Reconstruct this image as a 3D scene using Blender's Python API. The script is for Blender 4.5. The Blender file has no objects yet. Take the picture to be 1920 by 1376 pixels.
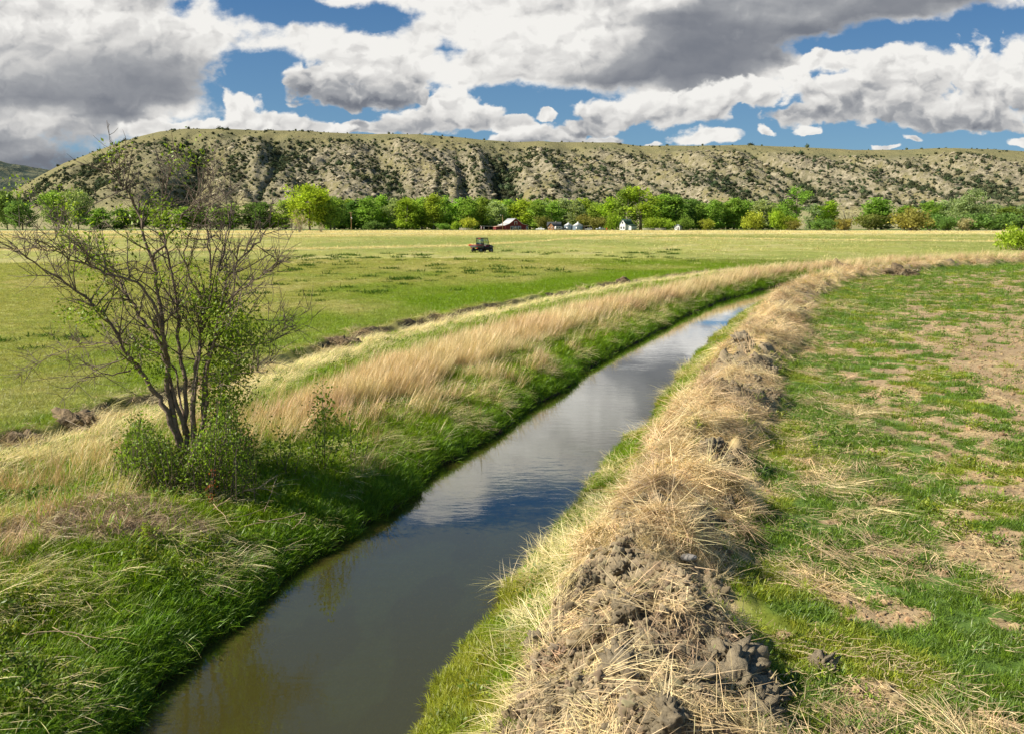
import bpy, math, random
import numpy as np
from mathutils import Vector, Matrix
C = bpy.context.scene
COL = C.collection
R = math.radians
rng = np.random.default_rng(7)
random.seed(7)
# ------------------------------------------------------------------ camera
F = 1663.0
PITCH = math.atan(267 / 1663.0)
H = 3.7
cp, sp = math.cos(PITCH), math.sin(PITCH)
cam = bpy.data.cameras.new('camera')
co = bpy.data.objects.new('camera', cam)
COL.objects.link(co)
co.location = (0, 0, H)
co.rotation_euler = (math.pi / 2 - PITCH, 0, 0)
cam.sensor_width = 36
cam.lens = 36 * F / 1920
cam.clip_start = 0.1
cam.clip_end = 20000
C.camera = co


def UV(px, py):
    """pixel of the photograph -> slopes x/y and z/y of its line of sight"""
    u = -(py - 688) / F
    d = cp + u * sp
    return (px - 960) / F / d, (-sp + u * cp) / d


def G(px, py, z=0.0):
    U, V = UV(px, py)
    y = (z - H) / V
    return U * y, y


def at(px, py, y):
    U, V = UV(px, py)
    return U * y, y, H + V * y


# ------------------------------------------------------------------ noise
def _h(ix, iy, s):
    n = (ix.astype(np.int64) * 374761393 + iy.astype(np.int64) * 668265263 + s * 974634777) & 0xffffffff
    n = ((n ^ (n >> 13)) * 1274126177) & 0xffffffff
    n = ((n ^ (n >> 16)) * 2246822519) & 0xffffffff
    return ((n ^ (n >> 15)) & 0xffffff) / float(0xffffff)


def vn(x, y, s=0):
    x = np.asarray(x, float); y = np.asarray(y, float)
    ix = np.floor(x); iy = np.floor(y)
    fx = x - ix; fy = y - iy
    fx = fx * fx * fx * (fx * (fx * 6 - 15) + 10); fy = fy * fy * fy * (fy * (fy * 6 - 15) + 10)
    a = _h(ix, iy, s); b = _h(ix + 1, iy, s); c = _h(ix, iy + 1, s); d = _h(ix + 1, iy + 1, s)
    return (a + (b - a) * fx) * (1 - fy) + (c + (d - c) * fx) * fy


def fbm(x, y, s=0, o=4):
    v = 0; a = 0.5; t = 0
    for k in range(o):
        c_, s_ = math.cos(.6 + k), math.sin(.6 + k)
        v = v + a * vn((x * c_ - y * s_) * 2 ** k + 17 * k, (x * s_ + y * c_) * 2 ** k, s + k); t += a; a *= .5
    return v / t


def billow(x, y, s=0, o=3):
    v = 0; a = 0.5; t = 0
    for k in range(o):
        c_, s_ = math.cos(.9 + k), math.sin(.9 + k)
        n = vn((x * c_ - y * s_) * 2 ** k + 9 * k, (x * s_ + y * c_) * 2 ** k, s + k)
        v = v + a * (1 - np.abs(2 * n - 1)); t += a; a *= .5
    return v / t


def ss(a, b, x):
    t = np.clip((x - a) / (b - a), 0, 1)
    return t * t * (3 - 2 * t)


# ------------------------------------------------------------------ canal line
CL = np.array([(-2.9, -30), (-2.6, -8), (-2.35, 2), (-2.1, 6.9), (-1.9, 8.2), (-1.55, 9.6), (-.82, 11.8), (-.45, 13.1), (0, 15), (.95, 17.6),
               (2.1, 21.4), (3.6, 26.3), (5.5, 31.8), (7.95, 38.4), (11.8, 48), (16.4, 57), (22, 66), (30, 75), (40, 84), (55, 93), (75, 101),
               (100, 108), (200, 126), (600, 190)], float)


def smooth(p, n=3):
    for _ in range(n):
        q = [p[0]]
        for a, b in zip(p[:-1], p[1:]):
            q += [a * .75 + b * .25, a * .25 + b * .75]
        q.append(p[-1]); p = np.array(q)
    return p


CL = smooth(CL, 2)
SEG = np.diff(CL, axis=0)
SL = np.hypot(SEG[:, 0], SEG[:, 1])
T0 = np.concatenate([[0], np.cumsum(SL)]) - 32.5      # arclength about 0 beside the camera


def st(x, y):
    x = np.asarray(x, float).ravel(); y = np.asarray(y, float).ravel()
    S = np.empty(len(x)); T = np.empty(len(x))
    for i in range(0, len(x), 40000):
        X = x[i:i + 40000, None] - CL[None, :-1, 0]; Y = y[i:i + 40000, None] - CL[None, :-1, 1]
        u = np.clip((X * SEG[:, 0] + Y * SEG[:, 1]) / SL ** 2, 0, 1)
        dx = X - u * SEG[:, 0]; dy = Y - u * SEG[:, 1]
        d2 = dx * dx + dy * dy
        k = np.argmin(d2, 1); r = np.arange(len(k))
        sg = np.sign(SEG[k, 1] * dx[r, k] - SEG[k, 0] * dy[r, k])
        S[i:i + 40000] = np.sqrt(d2[r, k]) * np.where(sg == 0, 1, sg)
        T[i:i + 40000] = T0[k] + u[r, k] * SL[k]
    return S, T


ZW = -0.55


def edges(S, T):
    hw = np.interp(T, [0, 7, 13, 22, 27, 32, 40, 60, 120], [1.15, 1.1, 1.1, 1.06, .95, .85, .75, .75, .8])
    side = (S > 0)
    n = fbm(T * .55, np.where(side, 3.3, 9.1), 5, 3) - .5 + .5 * (fbm(T * 2.3, np.where(side, 3.3, 9.1), 8, 2) - .5)
    hw = np.where(side, hw + np.interp(T, [4, 10, 22, 32, 45, 60, 90], [.10, .28, .42, .55, .75, .8, .5]), hw + np.interp(T, [4, 20, 40], [.1, .15, .1]))
    return hw + .42 * n


def crest(T):
    return np.interp(T, [0, 8, 20, 30, 50, 80, 140], [1.85, 1.65, 1.75, 2.15, 2.0, 1.7, 1.6])


def zones(x, y):
    S, T = st(x, y)
    e = np.abs(S) - edges(S, T)
    left = S < 0
    oe = np.interp(T, [0, 14, 22, 30, 50, 80, 110], [6.2, 6.6, 7.4, 7.4, 6.4, 5.2, 4.7])
    e = np.where(left & (e > 2), 2 + (e - 2) * 2.7 / (oe - 2), e)
    k = e / crest(T)
    wb = np.where(left, 0, ss(.40, .80, k) * (1 - ss(1.30, 1.75, k)))
    return S, T, e, left, k, wb


def dead_mound(x, y):
    """patch of flattened brown dead grass on the near left bank"""
    a = ((x + 4.75) * .94 + (y - 10.1) * .34) / 1.25; b = (-(x + 4.75) * .34 + (y - 10.1) * .94) / .95
    return ss(1.15, .55, np.sqrt(a * a + b * b) + .5 * (fbm(x * 1.6, y * 1.6, 35, 3) - .5))


def soil_mask(x, y, wb, T):
    """bare grey clods on the spoil bank"""
    n = fbm(x * .62 + 3.1, y * .62, 31, 3) + .18 * (fbm(x * 2.2, y * 2.2, 44, 2) - .5)
    near = .52 * np.exp(-((x - .85) / 1.25) ** 2 - ((y - 5.9) / 1.15) ** 4) - .05 * np.exp(-((y - 9.6) / 2.6) ** 4) + .10 * np.exp(-((x - .9) / .5) ** 2 - ((y - 7.4) / .6) ** 2)
    return np.clip(ss(.57, .64, n + near - .02) * ss(.15, .5, wb + near * 2.2), 0, 1)


def height(x, y, fine=True):
    x = np.asarray(x, float); shp = x.shape
    x = x.ravel(); y = np.asarray(y, float).ravel()
    S, T, e, left, k, wb = zones(x, y)
    zl = np.interp(e, [-1.2, -.6, -.2, 0, .1, .35, .9, 1.6, 2.5, 3.6, 4.3, 4.72, 4.86, 5.3, 9],
                   [-.84, -.82, -.74, -.6, -.47, -.30, -.10, .06, .12, .03, .0, .02, .24, .20, .10])
    zr = np.where(e < 0, np.interp(e, [-1.2, -.6, -.2, 0], [-.84, -.82, -.74, -.6]),
                  np.interp(k, [0, .07, .2, .4, .65, 1, 1.35, 1.7, 2.2], [-.6, -.50, -.42, -.24, .08, .46, .3, .06, 0]) * np.interp(T, [20, 40], [1, .88]))
    z = np.where(left, zl, zr)
    far = np.hypot(x, y)
    wl = np.where(left, ss(.2, 1.0, e) * (1 - ss(4.5, 6.5, e)), 0)
    z = z + wl * .16 * (fbm(x * .8, y * .8, 3, 3) - .5)
    z = z + wb * (.62 * (billow(x * .62, y * .62, 11, 2) - .55) + .34 * (billow(x * 1.7, y * 1.7, 12, 2) - .5) + .10 * (billow(x * 4.5, y * 4.5, 13, 2) - .5))
    z = z + .26 * dead_mound(x, y)
    z = z + (1 - wb) * np.where(e > 0, .05, 0) * (fbm(x * 1.1, y * 1.1, 6, 3) - .5) * np.where(far < 150, 1, 0)
    # old spoil line: rough little scarp
    ol = np.where(left, np.exp(-((e - 4.7) / .45) ** 2), 0) * np.where(T < 110, 1, 0)
    z = z + ol * (.24 * (billow(x * .9, y * .9, 21, 3) - .45))
    if fine:
        sm = soil_mask(x, y, wb, T)
        z = z + sm * (.17 * (billow(x * 2.6, y * 2.6, 51, 2) - .45) + .10 * (billow(x * 6.5, y * 6.5, 52, 2) - .5) + .04 * (billow(x * 17, y * 17, 53, 2) - .5))
        rs = np.where((~left) & (k > 1.8), 1, 0)
        z = z + rs * .035 * (billow(x * 3.2, y * 3.2, 61, 3) - .5) * (far < 60)
    return z.reshape(shp)


def GT(px, py, it=8):
    z = 0.0
    for _ in range(it):
        x, y = G(px, py, z)
        z = .5 * z + .5 * float(height(np.array([x]), np.array([y]))[0])
    return x, y, z


# ------------------------------------------------------------------ colours of the ground cover (albedo)
LUSH = np.array((.175, .265, .008)); DEEP = np.array((.115, .205, .010)); OLIVE = np.array((.33, .325, .088)); GOLD = np.array((.62, .53, .26))
STRAW = np.array((.56, .43, .21)); SOIL = np.array((.27, .215, .135)); TAN = np.array((.36, .26, .145)); BLUEG = np.array((.105, .175, .035))
YG = np.array((.31, .33, .03))


def mixc(a, b, f):
    return a * (1 - f[:, None]) + b * f[:, None]


def windrow(x, y):
    """strips of uncut dry grass across the hayfield"""
    w = np.zeros(len(x))
    for pts, wd in (([(0, 470), (300, 472), (600, 469), (860, 463), (1000, 455), (1130, 446), (1300, 441)], 4.5),
                    ([(0, 446), (400, 447), (700, 443), (930, 441), (1000, 440), (1200, 438.5)], 14),
                    ([(1060, 449.5), (1300, 448), (1600, 452), (1900, 455)], 3.0)):
        g = np.array([G(*p) for p in pts])
        U = g[:, 0] / g[:, 1]
        yy = np.interp(x / np.maximum(y, 1), U, g[:, 1], left=1e6, right=1e6)
        d = (y - yy) * (1 + 0)
        d = d + (fbm(x * .06, y * .05, 71, 3) - .5) * wd * 2
        w = np.maximum(w, np.exp(-(d / wd) ** 2))
    return w


def cover(x, y):
    """colour, dry share of the plants growing at x, y"""
    S, T, e, left, k, wb = zones(x, y)
    n = len(x)
    d = np.hypot(x, y)
    big = fbm(x * .045, y * .02, 81, 4); mid = fbm(x * .22, y * .12, 82, 4); fin = fbm(x * 1.3, y * 1.3, 83, 3)
    # hayfield
    dry = ss(5.2, 11, e + 9 * (mid - .5) + 12 * (big - .5)) * .92
    band = np.exp(-((y - 84 + .05 * x) / 9) ** 2) * ss(-5, 15, x + 30 * (big - .5)) + .7 * np.exp(-((y - 66 - 10 * (big - .5)) / 5) ** 2) * ss(.45, .6, mid)
    dry = np.clip(dry - .8 * band, 0, 1)
    dry = np.clip(dry + .7 * (fin - .5) * dry, 0, 1)
    col = mixc(np.tile(LUSH, (n, 1)), OLIVE, dry)
    yel = ss(.5, .72, mid) * dry
    col = mixc(col, GOLD * .82, yel * .45)
    col = mixc(col, OLIVE * np.array((.66, .78, .62)), ss(.42, .6, fbm(x * .03, y * .018, 88, 3)) * ss(60, 100, y) * .8)
    w = windrow(x, y)
    col = mixc(col, GOLD, w * .95)
    far = ss(300, 350, y + 40 * (big - .5)) * (1 - ss(505, 545, y))
    col = mixc(col, GOLD * 1.02, far * .9)
    gb = ss(505, 560, y)
    col = mixc(col, np.array((.10, .17, .04)), gb * .8)
    # left bank strips
    old = np.exp(-((e - 4.45) / .5) ** 2)
    lush2 = ss(.2, .6, e) * (1 - ss(4.0, 4.4, e))
    cl = mixc(col, LUSH * 1.05, np.clip(lush2, 0, 1))
    cl = mixc(cl, STRAW * 1.1, np.clip(old * .8 * ss(.40, .55, fbm(x * .5, y * .5, 84, 3)), 0, 1))
    cl = mixc(cl, np.array((.10, .075, .045)), np.exp(-((e - 4.80) / .13) ** 2) * ss(.40, .52, fbm(x * .45 + 7, y * .45, 87, 2)) * ss(140, 90, T))  # bare soil on the scarp face, its shade painted into the dark colour
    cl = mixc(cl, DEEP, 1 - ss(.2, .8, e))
    cl = mixc(cl, np.array((.30, .215, .125)), dead_mound(x, y))
    nearL = (T < 20) & (e > .9)
    cl = mixc(cl, STRAW * .95, np.where(nearL, ss(.47, .6, fbm(x * .7, y * .7, 86, 3)) * ss(-.5, 1, 1.8 - np.abs(e - 2.1)) * (1 - ss(12, 18, T)) * .6, 0))
    # right side: spoil bank, then the seeded field
    gmask = .45 * fbm(e * .75, T * .24, 91, 3) + .55 * fbm(x * 1.25, y * 1.1, 93, 3) + .62 * (fbm(x * 3.3, y * 3.0, 92, 2) - .5)
    lim = np.interp(e, [3, 5, 6.5, 8.5, 11, 25], [.31, .385, .475, .585, .62, .62]) - .10 * ss(28, 60, T)
    gr = ss(lim - .03, lim + .04, gmask)
    cr = mixc(np.tile(TAN, (n, 1)), BLUEG, gr)
    stn = ss(.5, .62, fbm(x * 1.1 + 5, y * 1.1, 94, 3))
    cr = mixc(cr, STRAW * .9, stn * .45 * (1 - gr))
    cr = mixc(cr, YG * .8, gr * ss(.55, .68, fbm(x * .8, y * .8, 95, 3)) * .55)
    cr = mixc(cr, STRAW * .8, np.clip(wb * 1.3, 0, 1))
    cr = mixc(cr, mixc(np.tile(LUSH * 1.05, (n, 1)), YG, ss(.4, .65, fin)), 1 - ss(.42, .68, k))
    cr = mixc(cr, STRAW * 1.05, ss(.5, .65, fbm(x * 1.2, y * 1.2, 97, 3)) * (1 - ss(.3, .6, k)) * ss(.02, .3, k) * .6)
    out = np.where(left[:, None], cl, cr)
    sm = soil_mask(x, y, wb, T)
    out = mixc(out, SOIL, np.where(left, 0, sm))
    return out, dict(S=S, T=T, e=e, left=left, k=k, wb=wb, sm=sm, gr=gr, dry=dry, old=old, w=w, d=d, fin=fin, mid=mid)


# ------------------------------------------------------------------ helpers: materials
def new_mat(name):
    m = bpy.data.materials.new(name); m.use_nodes = True
    nt = m.node_tree; nt.nodes.clear()
    o = nt.nodes.new('ShaderNodeOutputMaterial')
    return m, nt, o


def N(nt, t, **kw):
    n = nt.nodes.new(t)
    for k_, v in kw.items():
        if k_.startswith('i_'):
            key = k_[2:]
            key = int(key) if key.isdigit() else key.replace('_', ' ')
            n.inputs[key].default_value = v
        else:
            setattr(n, k_, v)
    return n


def mth(nt, op, a, b=None, c=None, clamp=False):
    n = nt.nodes.new('ShaderNodeMath'); n.operation = op; n.use_clamp = clamp
    for i, v in enumerate((a, b, c)):
        if v is None: continue
        if isinstance(v, (int, float)): n.inputs[i].default_value = v
        else: nt.links.new(v, n.inputs[i])
    return n.outputs[0]


def mixrgb(nt, f, a, b, mode='MIX'):
    n = nt.nodes.new('ShaderNodeMix'); n.data_type = 'RGBA'; n.blend_type = mode
    for s_, v in ((0, f), (6, a), (7, b)):
        if isinstance(v, (int, float)): n.inputs[s_].default_value = v
        elif isinstance(v, (tuple, list)): n.inputs[s_].default_value = (*v[:3], 1)
        else: nt.links.new(v, n.inputs[s_])
    return n.outputs[2]


def maprange(nt, v, a, b, c=0., d=1., smooth_=False):
    n = nt.nodes.new('ShaderNodeMapRange')
    if smooth_: n.interpolation_type = 'SMOOTHSTEP'
    nt.links.new(v, n.inputs[0])
    for i, q in enumerate((a, b, c, d)): n.inputs[1 + i].default_value = q
    return n.outputs[0]


def simple(name, col, rough=.7, metal=0., var=.15, scale=6., bump=0., spec=.3):
    m, nt, o = new_mat(name)
    b = N(nt, 'ShaderNodeBsdfPrincipled', i_Roughness=rough, i_Metallic=metal)
    b.inputs['Specular IOR Level'].default_value = spec
    tc = N(nt, 'ShaderNodeTexCoord')
    nz = N(nt, 'ShaderNodeTexNoise', i_Scale=scale, i_Detail=5.)
    nt.links.new(tc.outputs['Object'], nz.inputs['Vector'])
    f = maprange(nt, nz.outputs[0], .3, .7, 1 - var, 1 + var)
    cc = mixrgb(nt, 1., col, f, 'MULTIPLY')
    nt.links.new(cc, b.inputs['Base Color'])
    if bump:
        bp = N(nt, 'ShaderNodeBump', i_Strength=bump, i_Distance=.05)
        nt.links.new(nz.outputs[0], bp.inputs['Height']); nt.links.new(bp.outputs[0], b.inputs['Normal'])
    nt.links.new(b.outputs[0], o.inputs[0])
    return m


def leafy(name, source, trans=.4, var=.35, nscale=.35, gloss=.0):
    """foliage: colour from the object, an instance attribute or fixed, with leaf-to-leaf variation"""
    m, nt, o = new_mat(name)
    if source == 'object':
        s = N(nt, 'ShaderNodeObjectInfo').outputs['Color']
    elif source == 'instance':
        s = N(nt, 'ShaderNodeAttribute', attribute_type='INSTANCER', attribute_name='tint').outputs['Color']
    else:
        r = N(nt, 'ShaderNodeRGB'); r.outputs[0].default_value = (*source, 1); s = r.outputs[0]
    a = N(nt, 'ShaderNodeAttribute', attribute_type='GEOMETRY', attribute_name='v')
    f = maprange(nt, a.outputs['Fac'], 0, 1, 1 - var, 1 + var)
    cc = mixrgb(nt, 1., s, f, 'MULTIPLY')
    if nscale:
        tc = N(nt, 'ShaderNodeTexCoord'); nz = N(nt, 'ShaderNodeTexNoise', i_Scale=nscale, i_Detail=2.)
        nt.links.new(tc.outputs['Object'], nz.inputs['Vector'])
        cc = mixrgb(nt, 1., cc, maprange(nt, nz.outputs[0], .3, .7, .72, 1.25), 'MULTIPLY')
    d = N(nt, 'ShaderNodeBsdfDiffuse'); t = N(nt, 'ShaderNodeBsdfTranslucent'); mx = N(nt, 'ShaderNodeMixShader', i_0=trans)
    nt.links.new(cc, d.inputs[0]); nt.links.new(mixrgb(nt, 1., cc, (1.15, 1.15, .75), 'MULTIPLY'), t.inputs[0])
    nt.links.new(d.outputs[0], mx.inputs[1]); nt.links.new(t.outputs[0], mx.inputs[2])
    out = mx.outputs[0]
    if gloss:
        g = N(nt, 'ShaderNodeBsdfGlossy', i_Roughness=.42); g.inputs[0].default_value = (1, 1, 1, 1)
        m2 = N(nt, 'ShaderNodeMixShader', i_0=gloss)
        nt.links.new(out, m2.inputs[1]); nt.links.new(g.outputs[0], m2.inputs[2]); out = m2.outputs[0]
    nt.links.new(out, o.inputs[0])
    return m


# ------------------------------------------------------------------ helpers: objects
def mesh_np(name, V, Fq, attrs=None, smooth_=False):
    """V (n,3); Fq list of (m,k) int arrays with k = 3 or 4"""
    me = bpy.data.meshes.new(name)
    V = np.asarray(V, np.float32)
    Fq = [np.asarray(f, np.int32) for f in Fq if len(f)]
    me.vertices.add(len(V)); me.vertices.foreach_set('co', V.ravel())
    lt = np.concatenate([np.full(len(f), f.shape[1], np.int32) for f in Fq])
    li = np.concatenate([f.ravel() for f in Fq])
    ls = np.concatenate([[0], np.cumsum(lt)[:-1]]).astype(np.int32)
    me.loops.add(len(li)); me.loops.foreach_set('vertex_index', li)
    me.polygons.add(len(lt)); me.polygons.foreach_set('loop_start', ls); me.polygons.foreach_set('loop_total', lt)
    if smooth_: me.polygons.foreach_set('use_smooth', np.ones(len(lt), bool))
    for k_, (typ, dat) in (attrs or {}).items():
        at_ = me.attributes.new(k_, typ, 'POINT')
        key = {'FLOAT': 'value', 'INT': 'value', 'FLOAT_VECTOR': 'vector', 'FLOAT_COLOR': 'color'}[typ]
        at_.data.foreach_set(key, np.ascontiguousarray(dat, np.int32 if typ == 'INT' else np.float32).ravel())
    me.update(calc_edges=True); me.validate()
    return me


def link(name, me, mat=None, parent=None, loc=None, rz=0):
    o = bpy.data.objects.new(name, me); COL.objects.link(o)
    if mat and not me.materials: me.materials.append(mat)
    if parent: o.parent = parent
    if loc is not None: o.location = loc
    if rz: o.rotation_euler = (0, 0, rz)
    return o


def tag(o, label, cat, group=None, kind=None):
    if label: o['label'] = label
    if cat: o['category'] = cat
    if group: o['group'] = group
    if kind: o['kind'] = kind
    return o


def struct(name, me, mat):
    o = link(name, me, mat); o['kind'] = 'structure'; return o


def empty(name, loc, label, cat, group=None, rz=0, s=1.):
    o = bpy.data.objects.new(name, None); COL.objects.link(o); o.location = loc; o.rotation_euler = (0, 0, rz); o.scale = (s, s, s)
    o.empty_display_size = .3
    return tag(o, label, cat, group)


class MB:
    def __init__(s): s.v = []; s.t = []; s.q = []; s.a = []; s.n = 0

    def add(s, V, tris=(), quads=(), a=.5):
        V = np.asarray(V, float).reshape(-1, 3)
        s.v.append(V)
        if len(tris): s.t.append(np.asarray(tris, int) + s.n)
        if len(quads): s.q.append(np.asarray(quads, int) + s.n)
        s.a.append(np.full(len(V), a) if np.isscalar(a) else np.asarray(a, float)); s.n += len(V)

    def box(s, c, size, rz=0., rx=0., ry=0., taper=(1, 1)):
        x, y, z = np.asarray(size) / 2
        V = np.array([(-x, -y, -z), (x, -y, -z), (x, y, -z), (-x, y, -z), (-x * taper[0], -y * taper[1], z), (x * taper[0], -y * taper[1], z), (x * taper[0], y * taper[1], z), (-x * taper[0], y * taper[1], z)])
        M = np.array((Matrix.Rotation(rz, 3, 'Z') @ Matrix.Rotation(ry, 3, 'Y') @ Matrix.Rotation(rx, 3, 'X')))
        s.add(V @ M.T + np.asarray(c), quads=[(0, 3, 2, 1), (4, 5, 6, 7), (0, 1, 5, 4), (1, 2, 6, 5), (2, 3, 7, 6), (3, 0, 4, 7)]); return s

    def tube(s, P, r, n=6, cap=True, a=.5):
        P = np.asarray(P, float); m = len(P)
        r = np.full(m, r) if np.isscalar(r) else np.asarray(r, float)
        T = np.gradient(P, axis=0); T /= np.linalg.norm(T, axis=1)[:, None] + 1e-9
        ref = np.array((0, 0, 1.)) if abs(T[0][2]) < .9 else np.array((1., 0, 0))
        A = np.cross(T, ref); A /= np.linalg.norm(A, axis=1)[:, None] + 1e-9
        B = np.cross(T, A)
        th = np.linspace(0, 2 * math.pi, n, endpoint=False)
        V = P[:, None] + r[:, None, None] * (np.cos(th)[None, :, None] * A[:, None] + np.sin(th)[None, :, None] * B[:, None])
        i = np.arange(m - 1)[:, None] * n; j = np.arange(n)[None]; j2 = (j + 1) % n
        Q = np.stack([i + j, i + j2, i + n + j2, i + n + j], -1).reshape(-1, 4)
        V = V.reshape(-1, 3); tr = []
        if cap:
            V = np.vstack([V, P[0], P[-1]]); b = m * n
            for q in range(n):
                tr += [(b, (q + 1) % n, q), (b + 1, b - n + q, b - n + (q + 1) % n)]
        s.add(V, tris=tr, quads=Q, a=a); return s

    def prism(s, poly, y0, y1, axis='y'):
        """a closed outline in x,z given depth along y"""
        p = np.asarray(poly, float); n = len(p)
        V = np.vstack([np.column_stack([p[:, 0], np.full(n, y0), p[:, 1]]), np.column_stack([p[:, 0], np.full(n, y1), p[:, 1]])])
        if axis == 'x': V = V[:, [1, 0, 2]]
        s.add(V, quads=[(i, (i + 1) % n, n + (i + 1) % n, n + i) for i in range(n)])
        # caps as fans about the centroid
        c = s.n; cen = p.mean(0)
        for yy, fl in ((y0, 0), (y1, 1)):
            Vc = np.vstack([np.column_stack([p[:, 0], np.full(n, yy), p[:, 1]]), [(cen[0], yy, cen[1])]])
            if axis == 'x': Vc = Vc[:, [1, 0, 2]]
            s.add(Vc, tris=[((i, (i + 1) % n, n) if fl else ((i + 1) % n, i, n)) for i in range(n)])
        return s

    def mesh(s, name, smooth_=False):
        return mesh_np(name, np.vstack(s.v), [np.vstack(s.t) if s.t else np.zeros((0, 3), int), np.vstack(s.q) if s.q else np.zeros((0, 4), int)],
                       {'v': ('FLOAT', np.concatenate(s.a))}, smooth_)

    def build(s, name, mat, parent=None, smooth_=False):
        return link(name, s.mesh(name, smooth_), mat, parent)


def leaves(Cn, size, asp=.55, up=.3, seed=0, a=None, fold=True, dirs=None):
    """diamond leaves, each of two triangles, around points Cn"""
    g = np.random.default_rng(seed); n = len(Cn)
    sz = size * g.uniform(.6, 1.3, n) if np.isscalar(size) else size
    d = g.normal(size=(n, 3)); d[:, 2] += up
    if dirs is not None: d = dirs + .6 * d
    d /= np.linalg.norm(d, axis=1)[:, None]
    q = g.normal(size=(n, 3)); sx = np.cross(d, q); sx /= np.linalg.norm(sx, axis=1)[:, None] + 1e-9
    nn = np.cross(d, sx)
    P0 = Cn; P1 = Cn + d * (sz * .45)[:, None] + sx * (sz * asp * .5)[:, None] + nn * (sz * .12)[:, None]
    P2 = Cn + d * sz[:, None]; P3 = Cn + d * (sz * .45)[:, None] - sx * (sz * asp * .5)[:, None] + nn * (sz * .12)[:, None]
    V = np.stack([P0, P1, P2, P3], 1).reshape(-1, 3); i = np.arange(n) * 4
    Tt = np.vstack([np.column_stack([i, i + 1, i + 2]), np.column_stack([i, i + 2, i + 3])])
    av = np.repeat(g.uniform(0, 1, n) if a is None else a, 4)
    return V, Tt, av


def blades(n, seed, h=(.2, .35), r=.08, w=.006, lean=(.1, .5), yaw=(-math.pi, math.pi), droop=.35, seg=3, base_z=-.03, pitch0=None):
    """a tuft of tapering curved grass blades"""
    g = np.random.default_rng(seed)
    mb = MB()
    ang = g.uniform(*yaw, n); L = g.uniform(*h, n); le = g.uniform(*lean, n)
    rr = r * np.sqrt(g.uniform(0, 1, n)); ra = g.uniform(0, 2 * math.pi, n)
    bx, by = rr * np.cos(ra), rr * np.sin(ra)
    t = np.linspace(0, 1, seg + 1)
    for i in range(n):
        d = np.array((math.cos(ang[i]), math.sin(ang[i])))
        th = le[i] + droop * g.uniform(.3, 1.6) * t ** 1.3       # angle from the vertical along the blade
        ds = L[i] / seg
        hx = np.concatenate([[0], np.cumsum(np.sin(th[1:]) * ds)]); hz = np.concatenate([[0], np.cumsum(np.cos(th[1:]) * ds)])
        P = np.column_stack([bx[i] + d[0] * hx, by[i] + d[1] * hx, base_z + hz])
        roll = g.uniform(-1.2, 1.2)
        sd = np.array((-d[1] * math.cos(roll), d[0] * math.cos(roll), math.sin(roll) * .6))
        sd2 = sd + np.array((d[0], d[1], 0)) * math.sin(roll) * .5
        ww = w * g.uniform(.7, 1.3) * (1 - .35 * t[:-1])
        V = []
        for k_ in range(seg):
            V += [P[k_] - sd2 * ww[k_] / 2, P[k_] + sd2 * ww[k_] / 2]
        V.append(P[seg])
        q = [(2 * k_, 2 * k_ + 1, 2 * k_ + 3, 2 * k_ + 2) for k_ in range(seg - 1)]
        mb.add(V, tris=[(2 * seg - 2, 2 * seg - 1, 2 * seg)], quads=q, a=g.uniform(0, 1))
    return mb


def proto_collection(name, mbs, mat):
    c = bpy.data.collections.new(name)
    for i, mb in enumerate(mbs):
        me = mb.mesh(name) if isinstance(mb, MB) else mb
        if not me.materials: me.materials.append(mat)
        o = bpy.data.objects.new('%s_%02d' % (name, i), me); o['kind'] = 'stuff'
        c.objects.link(o)
    return c


def scatter(name, coll, nproto, P, rot, scl, tint, label, cat, pid=None):
    n = len(P)
    me = bpy.data.meshes.new(name)
    me.vertices.add(n); me.vertices.foreach_set('co', np.asarray(P, np.float32).ravel())

    def A(k_, typ, key, dat):
        a_ = me.attributes.new(k_, typ, 'POINT'); a_.data.foreach_set(key, np.ascontiguousarray(dat).ravel())
    A('rot', 'FLOAT_VECTOR', 'vector', np.asarray(rot, np.float32)); A('scl', 'FLOAT_VECTOR', 'vector', np.asarray(scl, np.float32))
    A('tint', 'FLOAT_COLOR', 'color', np.column_stack([tint, np.ones(n)]).astype(np.float32))
    A('pid', 'INT', 'value', (rng.integers(0, nproto, n) if pid is None else pid).astype(np.int32))
    o = link(name, me); tag(o, label, cat, None, 'stuff')
    ng = bpy.data.node_groups.new(name, 'GeometryNodeTree')
    ng.interface.new_socket('Geometry', in_out='INPUT', socket_type='NodeSocketGeometry')
    ng.interface.new_socket('Geometry', in_out='OUTPUT', socket_type='NodeSocketGeometry')
    gi = ng.nodes.new('NodeGroupInput'); go = ng.nodes.new('NodeGroupOutput')
    ip = ng.nodes.new('GeometryNodeInstanceOnPoints'); ci = ng.nodes.new('GeometryNodeCollectionInfo')
    ci.inputs['Collection'].default_value = coll; ci.inputs['Separate Children'].default_value = True; ci.inputs['Reset Children'].default_value = True
    ip.inputs['Pick Instance'].default_value = True

    def na(nm, typ):
        q = ng.nodes.new('GeometryNodeInputNamedAttribute'); q.data_type = typ; q.inputs['Name'].default_value = nm; return q.outputs['Attribute']
    er = ng.nodes.new('FunctionNodeEulerToRotation')
    L_ = ng.links.new
    L_(gi.outputs[0], ip.inputs['Points']); L_(ci.outputs[0], ip.inputs['Instance']); L_(na('pid', 'INT'), ip.inputs['Instance Index'])
    L_(na('rot', 'FLOAT_VECTOR'), er.inputs[0]); L_(er.outputs[0], ip.inputs['Rotation']); L_(na('scl', 'FLOAT_VECTOR'), ip.inputs['Scale'])
    L_(ip.outputs[0], go.inputs[0])
    md = o.modifiers.new('scatter', 'NODES'); md.node_group = ng
    print(name, n)
    return o


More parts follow.
